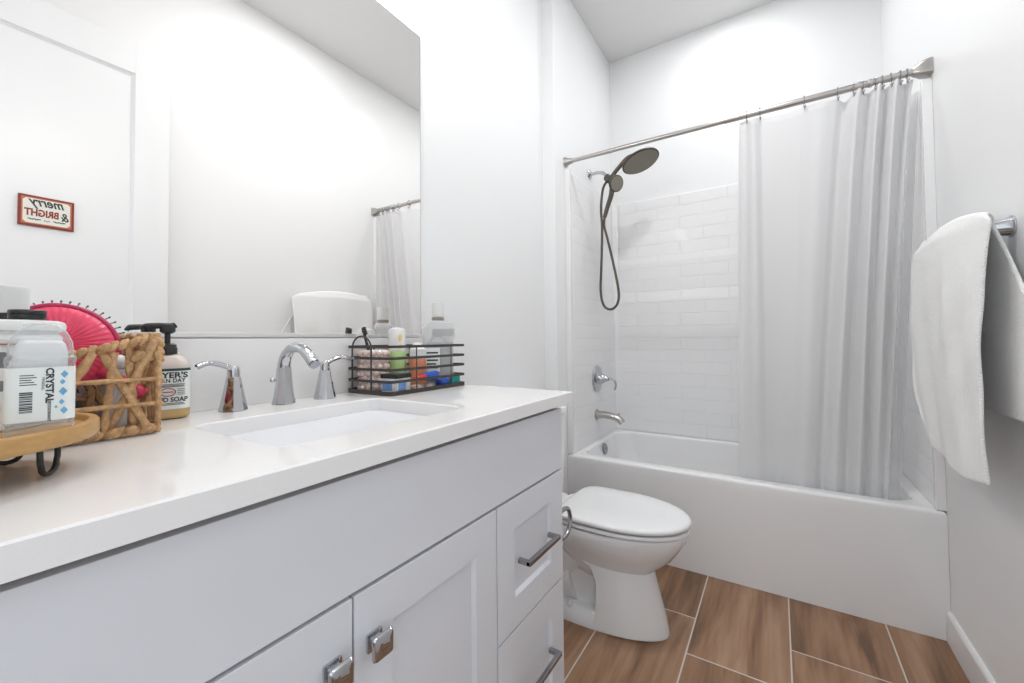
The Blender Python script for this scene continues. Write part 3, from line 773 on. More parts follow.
c = part(tw, 'cloth', towel(), M['towel'], smooth=180)
md = c.modifiers.new('thickness', 'SOLIDIFY'); md.thickness = .009; md.offset = 0
md = c.modifiers.new('round', 'SUBSURF'); md.levels = 1; md.render_levels = 1
part(tw, 'care_tag', MB().box((1.573, 1.370, .895), (1.5745, 1.394, .926), .0004, 1), M['towel_tag'], label='small satin loop tag')

# ================================================================== TOILET
TYc = 1.655
t = thing('toilet', 'white two-piece toilet with closed lid between the vanity and the bathtub', 'toilet', (.40, TYc, 0))
def egg(xb, xf, w, z, n=40, xm=None, pb=2.6, pf=2.05):
    xm = xm if xm is not None else xb + (xf - xb) * .46
    out = []
    for k in range(n):
        a = 2 * PI * k / n; c_, s_ = math.cos(a), math.sin(a)
        p = pf if c_ >= 0 else pb; L = (xf - xm) if c_ >= 0 else (xm - xb)
        out.append(Vector((xm + L * math.copysign(abs(c_) ** (2 / p), c_), TYc + w * math.copysign(abs(s_) ** (2 / p), s_), z)))
    return out
b = MB()
b.ring_loft([egg(.30, .60, .060, .17), egg(.33, .655, .096, .215), egg(.30, .690, .112, .245), egg(.26, .735, .140, .285), egg(.215, .766, .166, .328), egg(.20, .787, .179, .362), egg(.20, .790, .181, .385), egg(.20, .786, .178, .394), egg(.22, .77, .160, .397)])
b.ring_loft([egg(.02, .24, .10, .30, pb=4, pf=3), egg(.02, .26, .125, .34, pb=4, pf=3), egg(.02, .29, .15, .38, pb=4, pf=3), egg(.02, .29, .15, .396, pb=4, pf=3)])
part(t, 'bowl', b, M['ceramic'], smooth=60)
b = MB()
# foot
b.ring_loft([egg(.10, .722, .124, .0, pb=3.2), egg(.10, .722, .124, .012, pb=3.2), egg(.105, .716, .119, .03, pb=3.2), egg(.11, .70, .110, .05, pb=3.2), egg(.13, .66, .09, .06, pb=3.2)])
# front column with a sharp rear edge
def colr(xb, xf, w, z):
    n = 36; out = []
    for k in range(n):
        a = -PI / 2 + PI * k / (n - 1); out.append(Vector((xb + (xf - xb) * max(0, math.cos(a)) ** .85, TYc + w * math.sin(a), z)))
    return out
b.ring_loft([colr(.475, .721, .125, .01), colr(.475, .712, .122, .06), colr(.478, .696, .118, .12), colr(.478, .680, .114, .18), colr(.455, .668, .112, .23), colr(.40, .665, .112, .26), colr(.33, .67, .115, .29)])
b.ring_loft([egg(.13, .56, .070, .03, pb=3), egg(.13, .56, .066, .15, pb=3), egg(.12, .56, .080, .24, pb=3), egg(.10, .56, .10, .33, pb=3)])
# trapway swelling behind
tp = smooth_path([(.50, TYc, .22), (.40, TYc, .245), (.32, TYc, .20), (.27, TYc, .13), (.20, TYc, .12), (.15, TYc, .20), (.14, TYc, .30)], 6)
b.tube(tp, [.085] * len(tp), 20)
b.tube(smooth_path([(.36, TYc, .12), (.26, TYc, .09), (.18, TYc, .06)], 5), .095, 18)
part(t, 'pedestal', b, M['ceramic'], smooth=50)
for s in (-1, 1): part(t, 'bolt_cap', MB().lathe([(.014, 0), (.014, .008), (.010, .016), (.004, .019)], (.36, TYc + s * .100, .052), 16), M['wplastic'])
b = MB(); sx = dict(pb=3.0)
b.ring_loft([egg(.275, .788, .176, .4005, **sx), egg(.270, .802, .185, .404, **sx), egg(.270, .802, .185, .413, **sx), egg(.275, .798, .181, .4175, **sx)])
part(t, 'seat', b, M['ceramic'], smooth=60)
def lidring(g, z):
    return egg(.318 + g, .806 - g, .189 - g, z, n=56, xm=.53, pb=5.5)
b = MB(); b.ring_loft([lidring(.006, .4225), lidring(.001, .4255), lidring(0, .434), lidring(.003, .440), lidring(.012, .4445), lidring(.05, .4475), lidring(.10, .449)])
part(t, 'lid', b, M['ceramic'], smooth=60)
for s in (-1, 1): part(t, 'hinge', MB().box((.285, TYc + s * .07 - .018, .399), (.312, TYc + s * .07 + .018, .422), .006, 3), M['wplastic'])
b = MB()
b.ring_loft([rrect(.128, TYc, .092, .135, .03, .397, 5), rrect(.126, TYc, .100, .150, .03, .42, 5), rrect(.125, TYc, .105, .158, .03, .60, 5), rrect(.125, TYc, .107, .163, .03, .768, 5)])
part(t, 'tank', b, M['ceramic'], smooth=50)
b = MB()
b.ring_loft([rrect(.127, TYc, .108, .166, .03, .7695, 5), rrect(.127, TYc, .114, .172, .03, .774, 5), rrect(.127, TYc, .114, .172, .03, .795, 5), rrect(.127, TYc, .109, .167, .03, .803, 5), rrect(.127, TYc, .095, .15, .03, .805, 5)])
part(t, 'tank_lid', b, M['ceramic'], smooth=50)
b = MB(); b.lathe([(.012, 0), (.012, .006), (.008, .012)], (.232, TYc - .115, .72), 16, axis=(1, 0, 0)); b.tube([(.246, TYc - .115, .72), (.250, TYc - .085, .714), (.250, TYc - .05, .708)], .005, 8)
part(t, 'flush_lever', b, M['chrome'], label='chrome flush lever')

# paper holder on the vanity side
PX, PZ = .538, .570; PY0 = VY1
t = thing('toilet_paper_holder', 'curved chrome paper holder on the side of the vanity facing the toilet', 'toilet paper holder', (PX, PY0, PZ))
part(t, 'back_plate', MB().lathe([(.020, 0.0003), (.020, .004), (.016, .008), (.008, .012)], (PX - .003, PY0, PZ + .040), 24, axis=(0, 1, 0)), M['dchrome'])
arc = [(PX - .003, PY0 + .008, PZ + .040), (PX, PY0 + .060, PZ + .042), (PX, PY0 + .092, PZ + .034), (PX, PY0 + .106, PZ + .004), (PX, PY0 + .100, PZ - .024), (PX, PY0 + .076, PZ - .040), (PX - .004, PY0 + .056, PZ - .044)]
part(t, 'curved_arm', MB().tube(smooth_path(arc, 6), .0065, 12), M['dchrome'])
part(t, 'spindle', MB().tube([(PX - .002, PY0 + .058, PZ - .044), (.395, PY0 + .058, PZ - .044)], .0065, 10), M['dchrome'])
RL = (.465, PY0 + .058, PZ - .057)
t = thing('toilet_paper_roll', 'white toilet paper roll hanging on the holder beside the toilet', 'toilet paper', RL)
b = MB(); b.lathe([(.020, -.05), (.049, -.05), (.050, -.048), (.050, .048), (.049, .05), (.020, .05)], RL, 40, axis=(1, 0, 0), cap0=False, cap1=False)
part(t, 'paper', b, M['paper'])
part(t, 'core', MB().lathe([(.0195, -.05), (.0202, -.05), (.0202, .05), (.0195, .05), (.0195, -.05)], RL, 32, axis=(1, 0, 0), cap0=False, cap1=False), M['card'])

# ================================================================== WIRE RACK AND WHAT IT HOLDS
RX0, RX1, RY0, RY1 = .0235, .209, .766, 1.083
t = thing('wire_organizer', 'black wire organizer tray with toiletries at the end of the countertop', 'organizer', ((RX0 + RX1) / 2, (RY0 + RY1) / 2, CZ1))
def rect_path(z, r=.012, n=4):
    return [(p.x, p.y, z) for p in rrect((RX0 + RX1) / 2, (RY0 + RY1) / 2, (RX1 - RX0) / 2, (RY1 - RY0) / 2, r, 0, n)]
b = MB()
hxr, hyr, cxr, cyr = (RX1 - RX0) / 2, (RY1 - RY0) / 2, (RX0 + RX1) / 2, (RY0 + RY1) / 2
b.ring_loft([rrect(cxr, cyr, hxr + .002, hyr + .002, .013, CZ1 + .0008, 4), rrect(cxr, cyr, hxr + .002, hyr + .002, .013, CZ1 + .012, 4), rrect(cxr, cyr, hxr - .001, hyr - .001, .011, CZ1 + .012, 4), rrect(cxr, cyr, hxr - .001, hyr - .001, .011, CZ1 + .004, 4)], True, True)
part(t, 'base_tray', b, M['rackblack'], smooth=40)
for z in (.0375, .070, .1015, .1335):
    b = MB(); o_ = rrect(cxr, cyr, hxr + .0015, hyr + .0015, .013, 0, 4); i_ = rrect(cxr, cyr, hxr - .0015, hyr - .0015, .011, 0, 4)
    zz = CZ1 + z
    s_ = lambda ps, q: [Vector((p.x, p.y, q)) for p in ps]
    b.ring_loft([s_(o_, zz - .0038), s_(o_, zz + .0038), s_(i_, zz + .0038), s_(i_, zz - .0038), s_(o_, zz - .0038)], False, False)
    part(t, 'rail', b, M['rackblack'], smooth=40)
for (x, y) in ((RX1, .862), (RX1, 1.012), (RX0, .862), (RX0, 1.012)):
    part(t, 'upright', MB().tube([(x, y, CZ1 + .008), (x, y, CZ1 + .1335)], .0018, 8), M['rackblack'])
for y in (RY0, RY1):
    hp = [(.047, y, CZ1 + .010), (.047, y, CZ1 + .120)] + [(.0885 - .0415 * math.cos(a), y, CZ1 + .128 + .036 * math.sin(a)) for a in [PI * k / 12 for k in range(13)]] + [(.130, y, CZ1 + .120), (.130, y, CZ1 + .010)]
    part(t, 'arched_handle', MB().tube(hp, .0024, 8), M['rackblack'])
IZ = CZ1 + .0045
# mouthwash bottle
t = thing('mouthwash_bottle', 'large clear mouthwash bottle with grey cap at the far end of the wire organizer', 'bottle', (.141, 1.026, IZ), math.radians(42))
rr = lambda hx, hy, r, z: rrect(0, 0, hx, hy, r, z, 5)
b = MB(); b.ring_loft([rr(.046, .026, .018, .0), rr(.050, .030, .02, .006), rr(.0495, .030, .02, .145), rr(.054, .034, .022, .158), rr(.054, .034, .022, .183), rr(.048, .030, .022, .198), rr(.034, .024, .02, .207), rr(.018, .016, .014, .211), rr(.0155, .0155, .015, .219)], True, False)
part(t, 'bottle_body', b, M['clear2'], local=True, smooth=50)
part(t, 'cap', MB().lathe([(.0195, .222), (.0205, .226), (.0200, .264), (.018, .269)], (0, 0, 0), 28), M['frost'], local=True, label='pale grey ridged cap')
part(t, 'neck_ring', MB().lathe([(.0195, .212), (.0205, .214), (.0205, .220), (.018, .222)], (0, 0, 0), 28), mat('neck_ring_plastic', (.30, .28, .24), .4), local=True)
part(t, 'back_label', MB().box((-.044, .0303, .02), (.044, .0309, .140), .0002, 1), M['label'], local=True, label='pale back label')
part(t, 'back_print', MB().box((-.042, .0310, .07), (.042, .0314, .138), .0002, 1), M['tan'], local=True, label='tan print')
part(t, 'front_label', MB().box((-.040, -.0312, .045), (.006, -.0304, .120), .0002, 1), M['label'], local=True, label='pale printed label')
b = MB()
for k in range(5): b.box((-.036, -.0316, .055 + k * .012), (.0 - .006 * (k % 2), -.0313, .060 + k * .012))
part(t, 'label_print', b, M['ink'], local=True, smooth=None)
part(t, 'shoulder_label', MB().box((-.018, -.0350, .160), (.050, -.0343, .182), .0002, 1), mat('grey_label', (.42, .43, .43), .5), local=True, label='grey label band')

# beaded cup + toothbrush
t = thing('beaded_tumbler', 'pink pearl-beaded tumbler at the near end of the wire organizer', 'tumbler', (.072, .822, IZ))
part(t, 'cup', MB().lathe([(.036, 0), (.038, .002), (.038, .118), (.036, .119), (.0355, .006)], (0, 0, 0), 32), M['wplastic'], local=True)
b = MB()
for k in range(6):
    for j in range(12):
        a = 2 * PI * (j + .5 * (k % 2)) / 12
        b.sphere((.0375 * math.cos(a), .0375 * math.sin(a), .0105 + k * .0195), .0100, 10, 8)
part(t, 'beads', b, M['bead'], local=True, kind='stuff')
t = thing('toothbrush', 'black toothbrush standing in the pink beaded tumbler', 'toothbrush', (.072, .822, IZ + .01))
a_, b_ = Vector((.086, .826, IZ + .012)), Vector((.036, .812, IZ + .180))
dv = (b_ - a_).normalized()
part(t, 'brush_handle', MB().tube([a_, a_.lerp(b_, .5), a_.lerp(b_, .8), b_], [.0055, .0058, .0042, .0046], 10), M['bplastic'])
b = MB()
for k in range(4):
    for j in (-1, 1): b.tube([b_ + dv * (k * .006 - .016) + Vector((0, j * .003, 0)), b_ + dv * (k * .006 - .016) + Vector((.012, j * .003 - .004, .004))], .0028, 6)
part(t, 'bristles', b, M['bplastic'])
# green bottle
t = thing('lotion_bottle', 'small green bottle with a printed white top beside the beaded tumbler', 'bottle', (.080, .905, IZ))
part(t, 'bottle_body', MB().lathe([(.026, 0), (.0285, .003), (.0285, .098), (.027, .110), (.025, .114)], (0, 0, 0), 28), M['green'], local=True)
part(t, 'top_sleeve', MB().lathe([(.0255, .1145), (.0265, .117), (.0265, .172), (.023, .183), (.008, .187)], (0, 0, 0), 28), M['wplastic'], local=True, label='white sleeve')
b = MB(); b.sphere((.0245, -.010, .156), .009, 10, 8, (.35, .8, 1.3)); b.sphere((.0240, -.006, .128), .010, 10, 8, (.35, 1.3, .7))
part(t, 'print', b, M['yellow'], local=True, label='yellow printed mark')
t = thing('cream_jar', 'orange cream jar with white lid behind the toothpaste tube', 'jar', (.128, .946, IZ))
part(t, 'jar', MB().lathe([(.024, 0), (.027, .003), (.027, .080), (.024, .088)], (0, 0, 0), 28), M['orange'], local=True, label='orange jar')
part(t, 'lid', MB().lathe([(.025, .0885), (.025, .118), (.018, .124), (.014, .136), (.006, .139)], (0, 0, 0), 28), M['frost'], local=True, label='white translucent lid')
t = thing('soap_box', 'small blue and white box with black top lying in the wire organizer', 'box', (.168, .822, IZ), math.radians(10))
part(t, 'box_body', MB().box((-.028, -.030, 0), (.028, .030, .040), .002), M['wplastic'], local=True)
part(t, 'print_panel', MB().box((.0281, -.026, .006), (.0286, .008, .034), .0002, 1), M['lblue'], local=True, label='light blue print')
part(t, 'print_panel', MB().box((-.024, -.0307, .006), (.010, -.0301, .034), .0002, 1), M['lblue'], local=True, label='light blue print')
part(t, 'box_lid', MB().box((-.030, -.032, .0402), (.030, .032, .053), .002), M['bplastic'], local=True, label='black lid')
t = thing('toothpaste_tube', 'red and blue toothpaste tube lying along the front of the wire organizer', 'toothpaste', (.186, .925, IZ + .001), math.radians(-4))
b = MB(); b.ring_loft([[Vector((.017 * w * math.cos(2 * PI * k / 20), y, .017 * h * math.sin(2 * PI * k / 20) + .035)) for k in range(20)] for (y, w, h) in ((-.040, 1.1, .05), (-.02, 1.05, .45), (.015, .95, .8), (.040, .9, .9), (.046, .4, .4))])
part(t, 'tube_body', b, M['red'], local=True, smooth=60)
part(t, 'tube_band', MB().ring_loft([[Vector((.0180 * w * math.cos(2 * PI * k / 20), y, .0180 * h * math.sin(2 * PI * k / 20) + .035)) for k in range(20)] for (y, w, h) in ((-.014, 1.03, .52), (.012, .96, .8), (.038, .91, .9))], False, False), M['blue'], local=True, smooth=60, label='blue band')
t = thing('mint_case', 'round blue plastic case low in the front of the wire organizer', 'case', (.182, 1.000, IZ))
part(t, 'case_body', MB().lathe([(.016, 0), (.021, .006), (.022, .014), (.021, .017)], (0, 0, 0), 24), M['blue'], local=True)
part(t, 'case_lid', MB().lathe([(.0215, .0172), (.0215, .022), (.016, .027), (.006, .028)], (0, 0, 0), 24), M['blue'], local=True)
t = thing('floss_case', 'teal plastic floss case at the far front corner of the wire organizer', 'case', (.186, 1.052, IZ))
part(t, 'case_body', MB().ring_loft([rrect(0, 0, .012, .020, .010, 0, 5), rrect(0, 0, .0135, .022, .011, .005, 5), rrect(0, 0, .0135, .022, .011, .026, 5), rrect(0, 0, .011, .019, .010, .031, 5)]), M['teal'], local=True, smooth=50)
part(t, 'case_cap', MB().box((-.007, -.010, .0311), (.007, .010, .034), .0012), M['teal'], local=True)
for k, (x, y, lab) in enumerate(((.180, .892, 'peach guest soap bar nearest the blue box in the wire organizer'), (.180, .938, 'peach guest soap bar nearest the blue case in the wire organizer'))):
    t = thing('guest_soap', lab, 'soap', (x, y, IZ), .2 * k, 'peach soaps in the organizer')
    part(t, 'soap_bar', MB().box((-.012, -.018, 0), (.012, .018, .014), .005, 3), M['peach'], local=True)
    part(t, 'wrapper_band', MB().box((-.0124, -.006, -.0001), (.0124, .006, .0144), .003, 2), M['wplastic'], local=True)

# ================================================================== SOAP DISPENSER
def soap(loc, rot, label, text=True):
    t = thing('soap_dispenser', label, 'soap dispenser', loc, rot)
    rr = lambda g, r, z: rrect(0, 0, .026 + g, .0365 + g, r, z, 6)
    part(t, 'soap_liquid', MB().ring_loft([rr(-.006, .02, 0), rr(-.001, .022, .003), rr(0, .022, .008), rr(0, .022, .022)], True, False), M['soapliq'], local=True, smooth=50, label='amber soap showing at the bottom')
    part(t, 'bottle_body', MB().ring_loft([rr(0, .022, .022), rr(0, .022, .102), rr(-.003, .022, .114), rr(-.010, .016, .123), rr(-.0135, .0125, .127)], False, True), M['soapbody'], local=True, smooth=50)
    b = MB(); b.box((.0262, -.0345, .020), (.0266, .0345, .100), .0001, 1)
    lb = part(t, 'front_label', MB().ring_loft([rrect(0, 0, .0264, .0369, .0222, .020, 6), rrect(0, 0, .0264, .0369, .0222, .096, 6)], False, False), M['label'], local=True, smooth=50, label='pale green label')
    part(t, 'label_stripe', MB().ring_loft([rrect(0, 0, .0266, .0371, .0224, .0945, 6), rrect(0, 0, .0266, .0371, .0224, .0995, 6)], False, False), M['inkgreen'], local=True, smooth=50, label='dark green stripe')
    if text:
        G = lambda y, z: frame((.0268, y, z), (0, 1, 0), (0, 0, 1))
        ms = [text_mesh("MEYER'S", .0150, G(0, .0860), .0001, bold=.0005), text_mesh('CLEAN DAY', .0105, G(0, .0755), .0001, bold=.0003, spacing=1.1), text_mesh('HAND SOAP', .0125, G(0, .0385), .0001, bold=.0004)]
        for m_, w in zip(ms, (.061, .054, .061)):
            xs = [v.co.y for v in m_.vertices]; s_ = w / (max(xs) - min(xs)); c_ = (max(xs) + min(xs)) / 2
            for v in m_.vertices: v.co.y = (v.co.y - c_) * s_
        for m_, nm in zip(ms, ('maker_lettering', 'range_lettering', 'soap_lettering')): part(t, nm, m_, M['ink'], local=True)
        b = MB()
        for z, w in ((.068, .026), (.0655, .025), (.0635, .026), (.031, .024), (.0285, .026)): b.box((.0266, -w, z), (.0269, w, z + .0011))
        for z in (.048, .0515, .055, .0585): b.box((.0266, -.026, z), (.0269, -.014, z + .001)); b.box((.0266, .014, z), (.0269, .026, z + .001))
        part(t, 'fine_print', b, M['ink'], local=True, smooth=None)
        e = [(.0270, .0115 * math.cos(a), .0535 + .0075 * math.sin(a)) for a in [2 * PI * k / 28 for k in range(28)]]
        part(t, 'oval_seal', MB().tube(e, .0009, 6, closed=True).box((.0267, -.0085, .0528), (.0269, .0085, .0545)), M['inkred'], local=True)
    pm = MB(); pm.lathe([(.0150, .127), (.0160, .128), (.0160, .139), (.0145, .142), (.0145, .146), (.010, .149)], (0, 0, 0), 24)
    pc = part(t, 'pump_collar', pm, M['bplastic'], local=True)
    pm = MB(); pm.tube([(0, 0, .149), (0, 0, .172)], .0048, 10); pm.lathe([(.007, .168), (.0125, .172), (.0125, .183), (.010, .187), (.003, .188)], (0, 0, 0), 20)
    pm.tube(smooth_path([(0, .013, .187), (0, .006, .184), (0, -.015, .184), (0, -.034, .182), (0, -.039, .176)], 4), [.003] + [.0062] * 12 + [.0045] * 4, 10)
    part(t, 'pump_head', pm, M['bplastic'], local=True)
    return t
soap((.058, .329, CZ1 + .0003), math.radians(-14), 'hand soap dispenser with black pump and printed label between basket and faucet')

# ================================================================== BASKET AND CONTENTS
BKX0, BKX1, BKY0, BKY1 = .036, .210, -.030, .268
BKZ = CZ1 + .001; BKT = 1.118
t = thing('woven_basket', 'open woven straw basket with twisted rims beside the soap dispenser', 'basket', ((BKX0 + BKX1) / 2, (BKY0 + BKY1) / 2, BKZ))
def braid(b, p0, p1, r, step, ph=0):
    p0, p1 = Vector(p0), Vector(p1); d = p1 - p0; n = max(2, int(d.length / step)); dn = d.normalized()
    side = dn.cross(Vector((0, 0, 1))); side = side.normalized() if side.length > .1 else Vector((1, 0, 0))
    up = side.cross(dn)
    for k in range(n):
        c = p0 + d * ((k + .5) / n); s = 1 if (k + ph) % 2 == 0 else -1
        ax = (dn * 1.0 + side * .45 * s + up * .75).normalized()
        q = Vector((0, 0, 1)).rotation_difference(ax).to_matrix().to_4x4()
        b.sphere(c + side * r * .22 * s, r, 10, 8, (.82, .82, 1.55), mtx=q)
cor = [(BKX1, BKY0), (BKX1, BKY1), (BKX0, BKY1), (BKX0, BKY0)]
def rimz(x, y):   # the rim rises at the end by the soap
    f = max(0, (y - .15) / (BKY1 - .15)); return BKT - .018 + .032 * f
b = MB()
for i in range(4):
    (x0, y0), (x1, y1) = cor[i], cor[(i + 1) % 4]
    braid(b, (x0, y0, BKZ + .009), (x1, y1, BKZ + .009), .0078, .0105, i)
part(t, 'bottom_rim', b, M['straw'], smooth=180)
b = MB()
for i in range(4):
    (x0, y0), (x1, y1) = cor[i], cor[(i + 1) % 4]; N_ = 6
    for k in range(N_):
        a0, a1 = k / N_, (k + 1) / N_
        P = lambda a: (x0 + (x1 - x0) * a, y0 + (y1 - y0) * a, rimz(0, y0 + (y1 - y0) * a))
        braid(b, P(a0), P(a1), .0075, .0115, i + k)
# extra twisted row under the rim at the soap end
braid(b, (BKX1, BKY1 - .035, BKT - .018), (BKX1, BKY1, BKT - .018), .008, .013); braid(b, (BKX1, BKY1, BKT - .018), (BKX0, BKY1, BKT - .018), .008, .013)
braid(b, (BKX1, BKY1, BKT - .025), (BKX1, BKY1, BKT + .012), .008, .012)
part(t, 'top_rim', b, M['straw'], smooth=180)
def strand(b, p0, p1, r=.0055, bow=(0, 0, 0)):
    p0, p1 = Vector(p0), Vector(p1); pts = []; n = 10
    for k in range(n + 1):
        f = k / n; pts.append(p0.lerp(p1, f) + Vector(bow) * math.sin(PI * f))
    b.tube(pts, [r * (1 + .20 * math.sin(k * 2.1 + p0.y * 90)) for k in range(n + 1)], 8, flat=.55)
for (x, y) in cor: part(t, 'corner_post', MB().tube([(x, y, BKZ + .012), (x, y, rimz(x, y))], .0050, 8), M['straw'], smooth=180)
for i in range(4):
    (x0, y0), (x1, y1) = cor[i], cor[(i + 1) % 4]
    L_ = math.hypot(x1 - x0, y1 - y0); n = Vector((y1 - y0, -(x1 - x0), 0)).normalized()
    P = lambda a, z: (x0 + (x1 - x0) * a, y0 + (y1 - y0) * a, z)
    b = MB(); ne = n * .004; ni = -n * .004
    for z, tw_ in ((BKZ + .046, .004), (BKZ + .084, .006)):
        strand(b, Vector(P(.02, z)) + ne * 1.4, Vector(P(.98, z + tw_)) + ne * 1.4, .0064, (0, 0, .003))
    cells = max(2, round(L_ / .075))
    for k in range(cells):
        a0, a1 = k / cells, (k + 1) / cells
        zt0, zt1 = rimz(0, P(a0, 0)[1]) - .004, rimz(0, P(a1, 0)[1]) - .004
        strand(b, Vector(P(a0 + .02, zt0)) + ni * .3, Vector(P(a1 - .05, BKZ + .012)) + ne * 1.6, .0060)
        strand(b, Vector(P(a1 - .02, zt1)) + ne * 1.8, Vector(P(a0 + .05, BKZ + .012)) + ni, .0060)
        strand(b, Vector(P(a0 + .12 * (a1 - a0), BKZ + .012)) + ne * .2, Vector(P(a0 + .26 * (a1 - a0), zt0)) + ne * .2, .0050)
        strand(b, Vector(P((a0 + a1) / 2, (zt0 + zt1) / 2)) + ni, Vector(P((a0 + a1) / 2 + .03, BKZ + .012)) + ni, .0055)
    part(t, 'woven_side', b, M['straw'], smooth=180)
b = MB()
for k in range(9): strand(b, (BKX0 + .006, BKY0 + .02 + k * .030, BKZ + .004), (BKX1 - .006, BKY0 + .02 + k * .030, BKZ + .004), .0048)
part(t, 'base_weave', b, M['straw'], smooth=180)
# pink paddle brush
HB = Vector((.128, .172, 1.119)); NB = Vector((.93, -.30, .10)).normalized()
AX = Vector((.05, .62, -.55)); AX = (AX - NB * AX.dot(NB)).normalized(); BXv = NB.cross(AX)
t = thing('paddle_brush', 'pink paddle hairbrush with radiating ridges standing in the woven basket', 'hairbrush', HB)
def dome():
    b = MB(); nr, na = 10, 120; rings = []
    for i in range(nr + 1):
        f = i / nr; rg = []
        for k in range(na):
            a = 2 * PI * k / na
            rid = .0011 * math.sin(a * 40) * min(1, f * 1.6) * (1 if f < .93 else 0)
            h = .020 * math.sqrt(max(0, 1 - (f * .98) ** 2.2)) + rid
            rg.append(HB + AX * (.068 * f * math.cos(a)) + BXv * (.060 * f * math.sin(a)) + NB * h)
        rings.append(rg)
    rings[0] = [p + (q - p) * .0 for p, q in zip(rings[0], rings[1])]
    b.ring_loft(rings[1:], True, False)
    # flat underside
    under = [[HB + AX * (.068 * f * math.cos(2 * PI * k / na)) + BXv * (.060 * f * math.sin(2 * PI * k / na)) - NB * (.004 if f < 1 else .0) for k in range(na)] for f in (1, .96, .1)]
    b.ring_loft(under, False, True); return b
part(t, 'brush_back', dome(), M['pink'], smooth=60)
rim = [HB + AX * (.0685 * math.cos(a)) + BXv * (.0605 * math.sin(a)) + NB * .003 for a in [2 * PI * k / 48 for k in range(48)]]
part(t, 'rim_edge', MB().tube(rim, .0042, 8, closed=True), M['dpink'], smooth=60)
hp = [HB + AX * .062 + NB * .004, HB + AX * .085 + NB * .006, HB + AX * .13 + NB * .004]
part(t, 'brush_handle', MB().tube(smooth_path(hp, 5), [.012, .011, .010, .009, .009, .009, .009, .009, .010, .010, .010], 12), M['pink'], smooth=60, label='pink handle')
b = MB()
for ring in range(4):
    for k in range(46 - ring * 7):
        a = 2 * PI * k / (46 - ring * 7) + ring * .1; f = .95 - ring * .2
        p0 = HB + AX * (.068 * f * math.cos(a)) + BXv * (.060 * f * math.sin(a)) - NB * .003
        p1 = HB + AX * (0.068 * (f + .22) * math.cos(a)) + BXv * (0.060 * (f + .24) * math.sin(a)) - NB * .020
        b.tube([p0, p1], .0009, 5); b.sphere(p1, .0016, 6, 4)
part(t, 'bristles', b, M['bplastic'], kind='stuff')
t = thing('hair_clip', 'dark pink plastic clip behind the paddle brush in the woven basket', 'hair clip', (.075, .13, 1.045))
part(t, 'clip_bar', MB().box((.066, .120, 1.160), (.082, .160, 1.169), .003), M['dpink'])
part(t, 'clip_leg', MB().box((.070, .122, 1.045), (.078, .134, 1.161), .003), M['dpink'])
# black pouch, white ball, wooden comb in the basket
t = thing('zip_pouch', 'black fabric zip pouch lying in the bottom of the woven basket', 'pouch', (.11, .10, BKZ + .01))
def pouch():
    b = MB()
    def rg(g, z): return [Vector((p.x, p.y, z)) for p in rrect(.118, .088, .062 - g, .108 - g, .03, 0, 6)]
    b.ring_loft([rg(.02, BKZ + .0125), rg(.002, BKZ + .022), rg(0, BKZ + .038), rg(.006, BKZ + .056), rg(.02, BKZ + .064), rg(.04, BKZ + .067)]); return b
part(t, 'pouch_body', pouch(), M['bfabric'], smooth=60)
part(t, 'zipper', MB().box((.117, .0, BKZ + .066), (.121, .165, BKZ + .069), .001), M['dchrome'])
t = thing('white_cap_bottle', 'small roll-on bottle with round white cap at the soap end of the woven basket', 'bottle', (.152, .232, BKZ + .01))
part(t, 'bottle_body', MB().lathe([(.011, .0), (.0125, .004), (.0125, .090), (.010, .096)], (0, 0, 0), 20), M['frost'], local=True)
part(t, 'cap', MB().sphere((0, 0, .108), .0125, 16, 12, (1, 1, 1.05)), M['wplastic'], local=True)

# ================================================================== BAMBOO STAND AND WHAT IT HOLDS
TC = Vector((.343, .046)); TR = .119; TZB, TZT = 1.0105, 1.031
t = thing('bamboo_stand', 'round bamboo tray on black hairpin legs at the left end of the countertop', 'tray', (TC.x, TC.y, CZ1))
part(t, 'tray', MB().lathe([(TR - .012, TZB), (TR - .003, TZB + .001), (TR, TZB + .005), (TR, TZT - .003), (TR - .002, TZT), (TR - .009, TZT), (TR - .011, TZT - .002), (TR - .012, TZT - .007), (.02, TZT - .008)], (TC.x, TC.y, 0), 72), M['bamboo'], smooth=40)
for a in (math.radians(58), math.radians(142), math.radians(238), math.radians(318)):
    c = Vector((TC.x + .083 * math.cos(a), TC.y + .083 * math.sin(a), 0)); tg = Vector((-math.sin(a), math.cos(a), 0))
    zb = CZ1 + .0035; h = .0185
    pts = [c + tg * (-h) + Vector((0, 0, TZB + .0005)), c + tg * (-h * .92) + Vector((0, 0, zb + .016))] + [c + tg * (-h * .8 * math.cos(q)) + Vector((0, 0, zb + .010 * (1 - math.sin(q)))) for q in [PI * k / 8 for k in range(9)]] + [c + tg * (h * .92) + Vector((0, 0, zb + .016)), c + tg * h + Vector((0, 0, TZB + .0005))]
    part(t, 'hairpin_leg', MB().tube(pts, .0028, 8), M['black'], smooth=60)
TS = TZT - .0078
